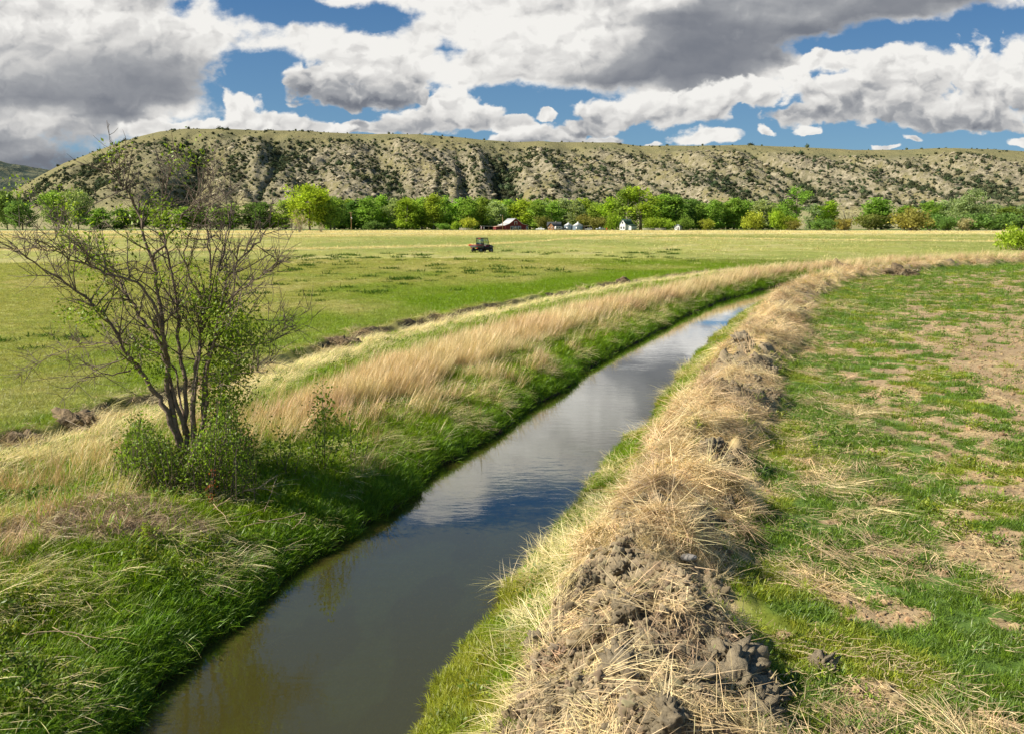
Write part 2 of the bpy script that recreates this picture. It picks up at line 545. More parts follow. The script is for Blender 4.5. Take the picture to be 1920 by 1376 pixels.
def normals(x, y, d=.08):
    zx = (height(x + d, y, False) - height(x - d, y, False)) / (2 * d); zy = (height(x, y + d, False) - height(x, y - d, False)) / (2 * d)
    n = np.column_stack([-zx, -zy, np.ones(len(x))]); return n / np.linalg.norm(n, axis=1)[:, None]


def euler(n, yaw):
    """tilt onto the normal n, heading yaw"""
    f = np.column_stack([np.cos(yaw), np.sin(yaw), np.zeros(len(yaw))])
    f = f - n * (f * n).sum(1)[:, None]; f /= np.linalg.norm(f, axis=1)[:, None]
    l = np.cross(n, f)
    return np.column_stack([np.arctan2(l[:, 2], n[:, 2]), -np.arcsin(np.clip(f[:, 2], -1, 1)), np.arctan2(f[:, 1], f[:, 0])])


def polar(n, r0, r1, a, th=.70, skew=0.):
    """points in the wedge of ground in front of the camera, density per area falling as r^-a"""
    p = 2 - a
    u = rng.uniform(0, 1, n)
    r = r0 * (r1 / r0) ** u if abs(p) < 1e-6 else (r0 ** p + u * (r1 ** p - r0 ** p)) ** (1 / p)
    an = rng.uniform(-th, th, n)
    return r * np.sin(an), r * np.cos(an)


# ------------------------------------------------------------------ light, sky and clouds
EXPO = 0.80
C.view_settings.view_transform = 'Standard'; C.view_settings.look = 'None'
C.view_settings.exposure = EXPO; C.view_settings.gamma = 1
SUN_EL = R(40); SUN_D = (-.985, -.17)
sd = bpy.data.lights.new('sun', 'SUN'); sd.energy = 4.6; sd.angle = R(.5); sd.color = (1, .925, .80)
so = bpy.data.objects.new('sun', sd); COL.objects.link(so)
_d = Vector((SUN_D[0] * math.cos(SUN_EL), SUN_D[1] * math.cos(SUN_EL), math.sin(SUN_EL)))
so.rotation_euler = _d.to_track_quat('Z', 'Y').to_euler(); so.location = (-30, -10, 40)

wd = bpy.data.worlds.new('World'); C.world = wd; wd.use_nodes = True
nt = wd.node_tree; nt.nodes.clear()
wo = nt.nodes.new('ShaderNodeOutputWorld'); bg = nt.nodes.new('ShaderNodeBackground'); nt.links.new(bg.outputs[0], wo.inputs[0])
sky = nt.nodes.new('ShaderNodeTexSky'); sky.sky_type = 'NISHITA'; sky.sun_disc = False; sky.sun_elevation = SUN_EL
sky.sun_rotation = math.atan2(SUN_D[0], SUN_D[1]); sky.altitude = 1100; sky.air_density = 1.0; sky.dust_density = 0.; sky.ozone_density = 3.
tc = nt.nodes.new('ShaderNodeTexCoord'); sx = nt.nodes.new('ShaderNodeSeparateXYZ'); nt.links.new(tc.outputs['Generated'], sx.inputs[0])
X, Y, Z = sx.outputs
ay = mth(nt, 'MAXIMUM', mth(nt, 'ABSOLUTE', Y), .12)
U0 = mth(nt, 'DIVIDE', X, ay); V0 = mth(nt, 'DIVIDE', Z, ay)
U0 = mth(nt, 'SUBTRACT', mth(nt, 'PINGPONG', mth(nt, 'ADD', U0, .62), 1.24), .62)


def vec(a, b, c=0.):
    n = nt.nodes.new('ShaderNodeCombineXYZ')
    for i, v in enumerate((a, b, c)):
        if isinstance(v, (int, float)): n.inputs[i].default_value = v
        else: nt.links.new(v, n.inputs[i])
    return n.outputs[0]


def wnoise(v, scale, detail=5., rough=.5, kind='FBM', color=False):
    n = nt.nodes.new('ShaderNodeTexNoise'); n.noise_dimensions = '2D'; n.inputs['Scale'].default_value = scale
    n.inputs['Detail'].default_value = detail; n.inputs['Roughness'].default_value = rough
    nt.links.new(v, n.inputs['Vector']); return n.outputs['Color' if color else 'Fac']


# the layout of the cloud deck over azimuth (columns) and height above the horizon (rows): cover and brightness, 0..9
CLD = [(300, '8765433333333333322222222222222', '4334567888888888888888888888888'),
       (280, '8765432222222222222222222111112', '5545677888888888888888888888888'),
       (262, '8876543322100110011012111112111', '4555678888888888888778998888888'),
       (237, '9998754210011100111111113333333', '6765789868887878888668887888776'),
       (210, '9999986310011200123333344666666', '6774488978655988888877788755788'),
       (180, '9999983100012430024899866555555', '4444445987765888888757878766688'),
       (150, '9999995210036899999999975444444', '5555445688887877654444578888788'),
       (120, '9999997214999899999999987899999', '6665555678999978775444448888888'),
       (90, '9999998678999389999999971056438', '6666667788997888886544445889989'),
       (60, '9999999768729999999999998500016', '7777788888888888887544443457888'),
       (30, '9999859510004999999999999999711', '7788778878888888887544555444577'),
       (0, '9999947102899999999999999998875', '7787568888888887777875555544447'),
       (-45, '9999997323599999999999999998888', '7777777788888888765555555544446'),
       (-85, '8899984323379969889876789999888', '7777777788888888765555555555666'),
       (-125, '6676642221049991021012347789877', '7777777788889998777777777766777'),
       (-175, '5456532111038970010001235678766', '7777777777779987777777777777777'),
       (-240, '4345432100001100000001223456655', '6777777777777777777777777777777'),
       (-420, '4333322111111111111122233344444', '6666666666666666666666666666666'),
       (-800, '4433333333333333333333344444444', '6666666666666666666666666666666')]
p0 = vec(U0, V0)
w1 = wnoise(p0, 7., 4., .55, color=True)
sw = nt.nodes.new('ShaderNodeSeparateColor'); nt.links.new(w1, sw.inputs[0])
w2 = wnoise(vec(U0, mth(nt, 'MULTIPLY', V0, 1.5)), 26., 4., .6, color=True)
sw2 = nt.nodes.new('ShaderNodeSeparateColor'); nt.links.new(w2, sw2.inputs[0])
Uw = mth(nt, 'ADD', mth(nt, 'MULTIPLY_ADD', sw.outputs[0], .06, -.03), mth(nt, 'MULTIPLY_ADD', sw2.outputs[0], .018, -.009)); Uw = mth(nt, 'ADD', Uw, U0)
Vw = mth(nt, 'ADD', mth(nt, 'MULTIPLY_ADD', sw.outputs[1], .030, -.015), mth(nt, 'MULTIPLY_ADD', sw2.outputs[1], .013, -.0065)); Vw = mth(nt, 'ADD', Vw, V0)
cur = None; pv = None
for py, cs, bs in CLD:
    cs = cs.replace(' ', '')
    cs = (cs + '44444')[:31]; bs = (bs + '8888')[:31]
    us = [UV(i * 64, py)[0] for i in range(31)]
    v_ = UV(960, py)[1]
    rp = nt.nodes.new('ShaderNodeValToRGB'); rp.color_ramp.interpolation = 'LINEAR'
    el = rp.color_ramp.elements
    while len(el) < 31: el.new(.5)
    for i in range(31):
        el[i].position = i / 30
    for i in range(31):
        el[i].color = (int(cs[i]) / 9, int(bs[i]) / 9, 0, 1)
    nt.links.new(maprange(nt, Uw, us[0], us[-1]), rp.inputs[0])
    if cur is None: cur = rp.outputs[0]
    else: cur = mixrgb(nt, maprange(nt, Vw, pv, v_), cur, rp.outputs[0])
    pv = v_
cs_ = nt.nodes.new('ShaderNodeSeparateColor'); nt.links.new(cur, cs_.inputs[0])
cov, bri = cs_.outputs[0], cs_.outputs[1]


def puff(v):
    """cauliflower relief"""
    a = nt.nodes.new('ShaderNodeTexVoronoi'); a.voronoi_dimensions = '2D'; a.feature = 'SMOOTH_F1'; a.inputs['Scale'].default_value = 30.
    a.inputs['Detail'].default_value = 2.; a.inputs['Roughness'].default_value = .5; a.inputs['Smoothness'].default_value = .45
    nt.links.new(v, a.inputs['Vector']); return a.outputs['Distance']


Ul = mth(nt, 'MULTIPLY_ADD', sw2.outputs[2], .030, Uw); Vl = mth(nt, 'MULTIPLY_ADD', sw2.outputs[0], .012, Vw)
q = vec(Ul, mth(nt, 'MULTIPLY', Vl, 1.3)); q2 = vec(mth(nt, 'ADD', Ul, -.006), mth(nt, 'MULTIPLY_ADD', Vl, 1.3, .011))
f1 = puff(q); f2 = puff(q2)
fine = wnoise(vec(U0, mth(nt, 'MULTIPLY', V0, 1.6)), 42., 6., .62)
mid = wnoise(vec(Uw, mth(nt, 'MULTIPLY', Vw, 2.6)), 8., 4., .5)
rel = mth(nt, 'SUBTRACT', f2, f1)
K = 1 / 2 ** EXPO


def tone(v):
    cr = nt.nodes.new('ShaderNodeValToRGB'); nt.links.new(v, cr.inputs[0]); E_ = cr.color_ramp.elements
    for i, (p_, c_) in enumerate([(.20, (.14, .155, .19)), (.42, (.195, .21, .245)), (.58, (.37, .38, .40)), (.72, (.66, .65, .635)), (.90, (.90, .885, .85))]):
        e_ = E_[i] if i < 2 else E_.new(p_)
        e_.position = p_; e_.color = (*[k_ * K for k_ in c_], 1)
    return cr.outputs[0]


D = mth(nt, 'ADD', cov, mth(nt, 'MULTIPLY_ADD', fine, .46, -.23))
D = mth(nt, 'ADD', D, mth(nt, 'MULTIPLY_ADD', f1, -.22, .09))
alpha = maprange(nt, D, .34, .72, 0, 1, True)
amt = maprange(nt, bri, .45, .9, .10, 1.)
sh = mth(nt, 'ADD', bri, mth(nt, 'MULTIPLY', rel, mth(nt, 'MULTIPLY', amt, .27)))
sh = mth(nt, 'ADD', sh, mth(nt, 'MULTIPLY', mth(nt, 'MULTIPLY_ADD', mid, .26, -.13), maprange(nt, bri, .4, .85, .35, 1.)))
sh = mth(nt, 'ADD', sh, mth(nt, 'MULTIPLY', mth(nt, 'MULTIPLY_ADD', fine, .10, -.05), amt))
sh = mth(nt, 'ADD', sh, maprange(nt, D, .5, .85, .12, 0.))
skc = mixrgb(nt, 1., sky.outputs[0], (.038, .050, .060), 'MULTIPLY')
hz = mixrgb(nt, maprange(nt, V0, .02, .26), tuple(np.array((.20, .36, .47)) * K), tuple(np.array((.055, .165, .36)) * K))
skc = mixrgb(nt, .6, skc, hz)
cur = mixrgb(nt, alpha, skc, tone(sh))
# single cumulus heads: centres and half sizes read off the photograph, lit tops, grey feet
HEADS = [(.70, .55, 60, 205, [(200, 150, 190, 60), (60, 190, 130, 40)], .42, .10),
         (.90, .70, 172, 262, [(850, 215, 62, 44), (795, 238, 75, 26), (905, 228, 55, 28), (962, 236, 34, 20), (1010, 215, 24, 16), (700, 248, 70, 16)], 1., .5),
         (.90, .66, 235, 280, [(1040, 256, 80, 22), (985, 264, 60, 15), (1120, 264, 62, 15), (630, 248, 60, 10)], 1., .45),
         (.93, .62, 160, 262, [(1175, 208, 95, 38), (1290, 206, 110, 42), (1410, 186, 95, 40), (1500, 156, 42, 22), (1100, 238, 60, 22)], 1., .45),
         (.94, .60, 88, 262, [(1700, 165, 118, 76), (1590, 195, 100, 56), (1560, 122, 52, 26), (1850, 165, 110, 80), (1935, 160, 90, 90), (1780, 222, 150, 36), (1500, 222, 62, 24)], 1., .5),
         (.95, .52, 76, 222, [(685, 130, 98, 56), (612, 165, 62, 48), (762, 160, 52, 50), (690, 188, 128, 32)], 1., .55),
         (.97, .74, 178, 262, [(440, 215, 52, 38), (505, 232, 62, 26), (395, 236, 52, 20), (325, 240, 95, 20), (568, 242, 60, 18)], 1., .5),
         (.93, .80, 238, 276, [(1325, 260, 52, 20), (1228, 270, 20, 8), (1440, 251, 20, 8), (1515, 248, 22, 10), (1905, 262, 34, 13), (1710, 263, 22, 9), (1650, 279, 26, 7)], 1., .4)]
for bt, bb, y0, y1, els, op, soft in HEADS:
    dm = None
    for cx, cy_, rx, ry in els:
        cu, cv = UV(cx, cy_); sc_ = (cp - (cy_ - 688) / F * sp); ku, kv = F * sc_ / rx, F * sc_ * sc_ / ry
        du = mth(nt, 'MULTIPLY', mth(nt, 'SUBTRACT', Uw, cu), ku); dv = mth(nt, 'MULTIPLY', mth(nt, 'SUBTRACT', Vw, cv), kv)
        dv = mth(nt, 'MAXIMUM', dv, mth(nt, 'MULTIPLY', dv, -1.35))
        r2 = mth(nt, 'MULTIPLY_ADD', du, du, mth(nt, 'MULTIPLY', dv, dv)); dd = mth(nt, 'SUBTRACT', 1., mth(nt, 'SQRT', r2))
        dm = dd if dm is None else mth(nt, 'MAXIMUM', dm, dd)
    Dh = mth(nt, 'ADD', dm, mth(nt, 'MULTIPLY_ADD', f1, -.62, .58)); Dh = mth(nt, 'ADD', Dh, mth(nt, 'MULTIPLY_ADD', fine, .36, -.18))
    ah = maprange(nt, Dh, .02, .02 + .45 * (1.1 - soft), 0, op, True)
    vt, vb = UV(960, y0)[1], UV(960, y1)[1]
    base = maprange(nt, Vw, vb, vt, bb, bt, True)
    s_ = mth(nt, 'MULTIPLY_ADD', rel, soft * .58, base); s_ = mth(nt, 'ADD', s_, mth(nt, 'MULTIPLY_ADD', mid, .22, -.11)); s_ = mth(nt, 'ADD', s_, maprange(nt, Dh, .05, .5, .10, -.03))
    cur = mixrgb(nt, ah, cur, tone(s_))
fin_ = cur
nt.links.new(fin_, bg.inputs[0]); bg.inputs[1].default_value = 1.
wd.cycles.sampling_method = 'MANUAL'; wd.cycles.sample_map_resolution = 512
cy = C.cycles
cy.max_bounces = 5; cy.diffuse_bounces = 2; cy.glossy_bounces = 2; cy.transmission_bounces = 4; cy.transparent_max_bounces = 8
cy.caustics_reflective = False; cy.caustics_refractive = False; cy.use_denoising = True
try: cy.denoiser = 'OPENIMAGEDENOISE'
except Exception: pass
cy.sample_clamp_indirect = 4
# ------------------------------------------------------------------ ground: one sheet, fine near the camera
def build_ground():
    a0 = np.linspace(-.72, .72, 640)
    a1 = np.linspace(.72, 2 * math.pi - .72, 90)[1:-1]
    A = np.concatenate([a0, a1]); na = len(A)
    rs = [1.2]
    while rs[-1] < 9000:
        r = rs[-1]; k_ = .0042 if r < 45 else min(.06, .0042 + .012 * math.log(r / 45)); rs.append(r * (1 + k_) if r > 4.5 else r + .06)
    rs = np.array(rs); nr = len(rs)
    Rr, Aa = np.meshgrid(rs, A, indexing='ij')
    x = (Rr * np.sin(Aa)).ravel(); y = (Rr * np.cos(Aa)).ravel()
    z = height(x, y)
    col, q = cover(x, y)
    i = np.arange(nr - 1)[:, None] * na; j = np.arange(na)[None]; j2 = (j + 1) % na
    Q = np.stack([i + j, i + na + j, i + na + j2, i + j2], -1).reshape(-1, 4)
    n0 = len(x)
    V = np.vstack([np.column_stack([x, y, z]), [(0, 0, float(height(np.zeros(1), np.zeros(1))[0]))]])
    tr = np.column_stack([np.full(na, n0), np.arange(na), (np.arange(na) + 1) % na])
    S, T, e, left = q['S'], q['T'], q['e'], q['left']
    col = mixc(col, np.array((.065, .05, .03)), (1 - ss(.02, .4, e)) * ss(-.35, -.05, e))         # wet mud at the waterline
    bed = mixc(np.tile(np.array((.52, .43, .12)), (n0, 1)), np.array((.17, .155, .035)), ss(.43, .60, fbm(x * 1.7, y * .8, 121, 4)))
    bed = mixc(bed, np.array((.09, .075, .04)), ss(-.2, -.05, e) * .8)
    col = mixc(col, bed, ss(.03, -.06, e) if False else np.where(e < -.02, 1., 0.))
    col = np.vstack([col, col[:1]])
    soil = np.concatenate([np.where(e < 0, 0, np.maximum(q['sm'], np.where(left, 0, (1 - q['gr']) * .7))), [0]])
    me = mesh_np('ground', V, [tr, Q], {'col': ('FLOAT_COLOR', np.column_stack([col, np.ones(len(col))])), 'soil': ('FLOAT', soil)}, True)
    m, nt, o = new_mat('ground')
    at_ = N(nt, 'ShaderNodeAttribute', attribute_name='col'); as_ = N(nt, 'ShaderNodeAttribute', attribute_name='soil')
    tc = N(nt, 'ShaderNodeTexCoord')
    n1 = N(nt, 'ShaderNodeTexNoise', i_Scale=9., i_Detail=6., i_Roughness=.7); n2 = N(nt, 'ShaderNodeTexNoise', i_Scale=.9, i_Detail=5., i_Roughness=.65); n3 = N(nt, 'ShaderNodeTexNoise', i_Scale=45., i_Detail=3.)
    mp = N(nt, 'ShaderNodeMapping'); mp.inputs['Scale'].default_value = (1, .55, 1)
    nt.links.new(tc.outputs['Object'], mp.inputs[0])
    for n_ in (n1, n2, n3): nt.links.new(mp.outputs[0], n_.inputs['Vector'])
    c1 = mixrgb(nt, 1., at_.outputs['Color'], maprange(nt, n1.outputs[0], .3, .7, .72, 1.22), 'MULTIPLY')
    c1 = mixrgb(nt, 1., c1, maprange(nt, n2.outputs[0], .3, .7, .72, 1.25), 'MULTIPLY')
    b = N(nt, 'ShaderNodeBsdfPrincipled', i_Roughness=.95); b.inputs['Specular IOR Level'].default_value = .1
    nt.links.new(c1, b.inputs['Base Color'])
    bp = N(nt, 'ShaderNodeBump', i_Strength=.5, i_Distance=.04); nt.links.new(n1.outputs[0], bp.inputs['Height'])
    bp2 = N(nt, 'ShaderNodeBump', i_Distance=.015); nt.links.new(n3.outputs[0], bp2.inputs['Height']); nt.links.new(bp.outputs[0], bp2.inputs['Normal'])
    nt.links.new(mth(nt, 'MULTIPLY_ADD', as_.outputs['Fac'], .8, .1), bp2.inputs['Strength'])
    nt.links.new(bp2.outputs[0], b.inputs['Normal'])
    nt.links.new(b.outputs[0], o.inputs[0])
    struct('ground', me, m)
    print('ground', len(V))


build_ground()


# ------------------------------------------------------------------ the ditch water
def build_water():
    t = np.linspace(0, 1, 240)
    k_ = np.searchsorted(T0, 260); P = CL[1:k_]
    d = np.gradient(P, axis=0); d /= np.linalg.norm(d, axis=1)[:, None]
    r = np.column_stack([d[:, 1], -d[:, 0]])
    ws = np.array([-1.7, -.6, .6, 1.7]); n = len(P)
    V = np.array([[*(P[i] + r[i] * w_), ZW] for i in range(n) for w_ in ws])
    Q = [(i * 4 + j, i * 4 + j + 1, i * 4 + j + 5, i * 4 + j + 4) for i in range(n - 1) for j in range(3)]
    me = mesh_np('water', V, [np.array(Q)], None, True)
    m, nt, o = new_mat('water')
    tc = N(nt, 'ShaderNodeTexCoord'); mp = N(nt, 'ShaderNodeMapping'); mp.inputs['Rotation'].default_value = (0, 0, R(-12)); mp.inputs['Scale'].default_value = (.8, 2.2, 1)
    nt.links.new(tc.outputs['Object'], mp.inputs[0])
    n1 = N(nt, 'ShaderNodeTexNoise', i_Scale=2.6, i_Detail=4., i_Roughness=.55, i_Distortion=.6); nt.links.new(mp.outputs[0], n1.inputs['Vector'])
    n2 = N(nt, 'ShaderNodeTexNoise', i_Scale=.5, i_Detail=2.); nt.links.new(tc.outputs['Object'], n2.inputs['Vector'])
    bp = N(nt, 'ShaderNodeBump', i_Distance=.02); nt.links.new(n1.outputs[0], bp.inputs['Height'])
    nt.links.new(maprange(nt, n2.outputs[0], .4, .62, .015, .11), bp.inputs['Strength'])
    fr = N(nt, 'ShaderNodeFresnel', i_IOR=1.36); nt.links.new(bp.outputs[0], fr.inputs['Normal'])
    g = N(nt, 'ShaderNodeBsdfGlossy', i_Roughness=.02); g.inputs[0].default_value = (1, 1, 1, 1); nt.links.new(bp.outputs[0], g.inputs['Normal'])
    tr = N(nt, 'ShaderNodeBsdfTransparent'); tr.inputs[0].default_value = (.90, .87, .62, 1)
    df = N(nt, 'ShaderNodeBsdfDiffuse'); df.inputs[0].default_value = (.17, .15, .035, 1)
    mu = N(nt, 'ShaderNodeMixShader', i_0=.26); nt.links.new(tr.outputs[0], mu.inputs[1]); nt.links.new(df.outputs[0], mu.inputs[2])
    mx = N(nt, 'ShaderNodeMixShader'); nt.links.new(mth(nt, 'MULTIPLY', fr.outputs[0], 1.8, clamp=True), mx.inputs[0])
    nt.links.new(mu.outputs[0], mx.inputs[1]); nt.links.new(g.outputs[0], mx.inputs[2]); nt.links.new(mx.outputs[0], o.inputs[0])
    struct('water', me, m)


build_water()
# ------------------------------------------------------------------ the bluff
SKY = [(-900, 420), (-500, 412), (-200, 402), (-80, 390), (0, 368), (40, 350), (80, 328), (120, 308), (170, 290), (230, 269), (300, 252), (350, 246), (420, 247), (560, 250), (640, 254),
       (760, 256), (840, 261), (900, 266), (960, 270), (1100, 270), (1150, 271), (1200, 277), (1290, 277), (1400, 275), (1500, 279), (1600, 284),
       (1700, 284), (1790, 281), (1860, 283), (1920, 287), (2200, 292), (2800, 300)]
SK = np.array([(*UV(a, b),) for a, b in SKY])
YR, YS, YF, YB = 1120., 1330., 900., 640.


def hill(x, y):
    sh = 55 * (fbm(x / 150, y * 0 + 3.3, 201, 3) - .5) * 2 + 22 * (fbm(x / 45, y / 200, 203, 3) - .5) * 2
    yy = y + sh * ss(700, 930, y) * (1 - ss(1180, 1320, y))
    xs = x + .30 * (yy - 900)                                  # the spurs run down to the right
    xs = xs + 75 * (fbm(x / 240, yy / 400, 208, 2) - .5) * 2
    U = x / y
    zs = H + np.interp(U, SK[:, 0], SK[:, 1]) * YS
    vr = np.interp(U, SK[:, 0], SK[:, 1]) - .0135
    zr = np.maximum(H + vr * YR, 0)
    zf = np.minimum(np.full_like(x, 17.), zr * .55 + 1)
    t1 = np.clip((yy - YB) / (YF - YB), 0, 1); t2 = np.clip((yy - YF) / (YR - YF), 0, 1); t3 = np.clip((yy - YR) / (YS - YR), 0, 1)
    z = zf * t1 ** 1.6 + (zr - zf) * (t2 ** .92) + (zs - zr) * (t3 * (2 - t3)) - np.clip(y - YS, 0, 1e9) * .05
    rel = np.clip(zr - zf, 0, 200) / 100
    b = ss(.0, .10, t2) * (1 - ss(1.0, 1.28, t2 + t3 * .9))
    gl = 1 - np.abs(2 * fbm(xs / 95, yy / 900, 210, 3) - 1)
    gs = 1 - np.abs(2 * fbm(xs / 30, yy / 240, 215, 3) - 1)
    rocky = ss(-.42, -.2, U)
    z = z + rel * b * (-42 * (gl ** 2 - .45) - (8 + 8 * rocky) * (gs ** 2 - .4)) + rel * b * (2.5 + 3 * rocky) * (billow(x / 11, y / 11, 220, 3) - .5) * 2
    gully = b * (ss(.78, .97, gl) * .75 + ss(.8, .97, gs) * .4)
    return z, gully, b, t2, t3, rocky


def build_hill():
    gx = np.arange(-1150, 1250, 2.6); gy = np.concatenate([np.arange(YB, 900, 8.), np.arange(900, 1200, 2.2), np.arange(1200, 1345, 5.), np.arange(1345, 1800, 40.)])
    Xg, Yg = np.meshgrid(gx, gy); x = Xg.ravel(); y = Yg.ravel()
    z, gu, b, t2, t3, rocky = hill(x, y)
    z = z - .4
    nx, ny = len(gx), len(gy)
    i = np.arange(ny - 1)[:, None] * nx; j = np.arange(nx - 1)[None]
    Q = np.stack([i + j, i + j + 1, i + nx + j + 1, i + nx + j], -1).reshape(-1, 4)
    me = mesh_np('hills', np.column_stack([x, y, z]), [Q], {'rock': ('FLOAT', b * (.35 + .65 * rocky)), 'gully': ('FLOAT', gu), 'foot': ('FLOAT', 1 - ss(0, .12, t2))}, True)
    m, nt, o = new_mat('bluff'); tc = N(nt, 'ShaderNodeTexCoord')

    def noi(s_, d_=4., r_=.6):
        n_ = N(nt, 'ShaderNodeTexNoise', i_Scale=s_, i_Detail=d_, i_Roughness=r_); nt.links.new(tc.outputs['Object'], n_.inputs['Vector']); return n_.outputs[0]
    rk = N(nt, 'ShaderNodeAttribute', attribute_name='rock').outputs['Fac']; gy_ = N(nt, 'ShaderNodeAttribute', attribute_name='gully').outputs['Fac']; ft = N(nt, 'ShaderNodeAttribute', attribute_name='foot').outputs['Fac']
    a_, b_, c_ = noi(.02), noi(.13, 5., .7), noi(.4, 4., .7)
    grass = mixrgb(nt, maprange(nt, a_, .35, .65), (.245, .215, .098), (.20, .19, .09))
    grass = mixrgb(nt, ft, grass, (.34, .31, .15))
    grass = mixrgb(nt, maprange(nt, b_, .5, .7, 0, .6), grass, (.14, .135, .065))
    rock = mixrgb(nt, maprange(nt, b_, .40, .60), (.15, .13, .092), (.36, .315, .21))
    rock = mixrgb(nt, maprange(nt, c_, .5, .66, 0, .7), rock, (.09, .085, .06))
    f = mth(nt, 'MULTIPLY', rk, maprange(nt, mth(nt, 'ADD', b_, mth(nt, 'MULTIPLY', a_, .6)), .62, .88, 0, 1), clamp=True)
    cc = mixrgb(nt, f, grass, rock)
    cc = mixrgb(nt, mth(nt, 'MULTIPLY', gy_, .55), cc, (.07, .08, .045))
    bs = N(nt, 'ShaderNodeBsdfPrincipled', i_Roughness=1.); bs.inputs['Specular IOR Level'].default_value = .05
    nt.links.new(cc, bs.inputs['Base Color'])
    bp = N(nt, 'ShaderNodeBump', i_Strength=.9, i_Distance=2.5); nt.links.new(b_, bp.inputs['Height'])
    bp2 = N(nt, 'ShaderNodeBump', i_Strength=.7, i_Distance=1.2); nt.links.new(c_, bp2.inputs['Height']); nt.links.new(bp.outputs[0], bp2.inputs['Normal'])
    nt.links.new(bp2.outputs[0], bs.inputs['Normal']); nt.links.new(bs.outputs[0], o.inputs[0])
    struct('hills', me, m)
    # a darker wooded ridge far behind on the left
    gx = np.arange(-2600, -300, 9.); gy = np.arange(1900, 2800, 14.)
    Xg, Yg = np.meshgrid(gx, gy); x = Xg.ravel(); y = Yg.ravel()
    Uk = np.array([UV(a, b) for a, b in [(-500, 300), (-150, 296), (0, 306), (60, 315), (110, 322), (170, 330), (240, 372), (320, 415)]])
    zt = np.interp(x / y, Uk[:, 0], Uk[:, 1]) * 2350 + H
    prof = ss(1900, 2350, y) * (1 - .7 * ss(2400, 2800, y))
    z = zt * prof + 14 * prof * (fbm(x / 60, y / 60, 230, 4) - .5) * 2 - 3
    nx, ny = len(gx), len(gy)
    i = np.arange(ny - 1)[:, None] * nx; j = np.arange(nx - 1)[None]
    Q = np.stack([i + j, i + j + 1, i + nx + j + 1, i + nx + j], -1).reshape(-1, 4)
    me = mesh_np('far_hills', np.column_stack([x, y, z]), [Q], None, True)
    m, nt, o = new_mat('far_ridge'); tc = N(nt, 'ShaderNodeTexCoord')
    n_ = N(nt, 'ShaderNodeTexNoise', i_Scale=.035, i_Detail=6., i_Roughness=.75); nt.links.new(tc.outputs['Object'], n_.inputs['Vector'])
    cc = mixrgb(nt, maprange(nt, n_.outputs[0], .46, .58), (.05, .07, .055), (.17, .17, .10))
    bs = N(nt, 'ShaderNodeBsdfPrincipled', i_Roughness=1.); nt.links.new(cc, bs.inputs['Base Color']); bs.inputs['Specular IOR Level'].default_value = .05
    bp = N(nt, 'ShaderNodeBump', i_Strength=1., i_Distance=10.); nt.links.new(n_.outputs[0], bp.inputs['Height']); nt.links.new(bp.outputs[0], bs.inputs['Normal'])
    nt.links.new(bs.outputs[0], o.inputs[0])
    struct('far_hills', me, m)


build_hill()


def ico(sub):
    import bmesh
    bm = bmesh.new(); bmesh.ops.create_icosphere(bm, subdivisions=sub, radius=1.)
    bm.verts.ensure_lookup_table()
    V = np.array([v.co[:] for v in bm.verts]); Tt = np.array([[v.index for v in f.verts] for f in bm.faces]); bm.free()
    return V, Tt


def n3(V, s, f):
    return (fbm(V[:, 0] * f + V[:, 2] * f * .7, V[:, 1] * f - V[:, 2] * f * .6, s, 3) + fbm(V[:, 1] * f + V[:, 2] * f, V[:, 0] * f * .8, s + 9, 3)) / 2


def juniper(seed):
    """a squat bushy crown of several clumps with a ragged outline, about 4 m wide"""
    g = np.random.default_rng(seed); mb = MB()
    V, Tt = ico(3)
    rr = .7 + 1.5 * n3(V, seed * 7, 1.1) + 1.1 * (n3(V, seed * 7 + 3, 3.2) - .5)
    P = V * rr[:, None] * (1.35, 1.35, .95) + (0, 0, 1.1); P[:, 2] = np.maximum(P[:, 2], -.3)
    mb.add(P, tris=Tt, a=g.uniform(.1, .9, len(P)))
    Lc = g.normal(size=(170, 3)) * (1.15, 1.15, .7) + (0, 0, 1.5); Lc[:, 2] = np.abs(Lc[:, 2])
    mb.add(*leaves(Lc, .8, .8, .4, seed)[:2], a=leaves(Lc, .8, .8, .4, seed)[2])
    return mb


MAT_JUN = leafy('juniper_foliage', 'object', .1, .45, .25)
MAT_JUNI = leafy('juniper_foliage_mass', 'instance', .1, .45, .25)
JM = [juniper(300 + i) for i in range(5)]


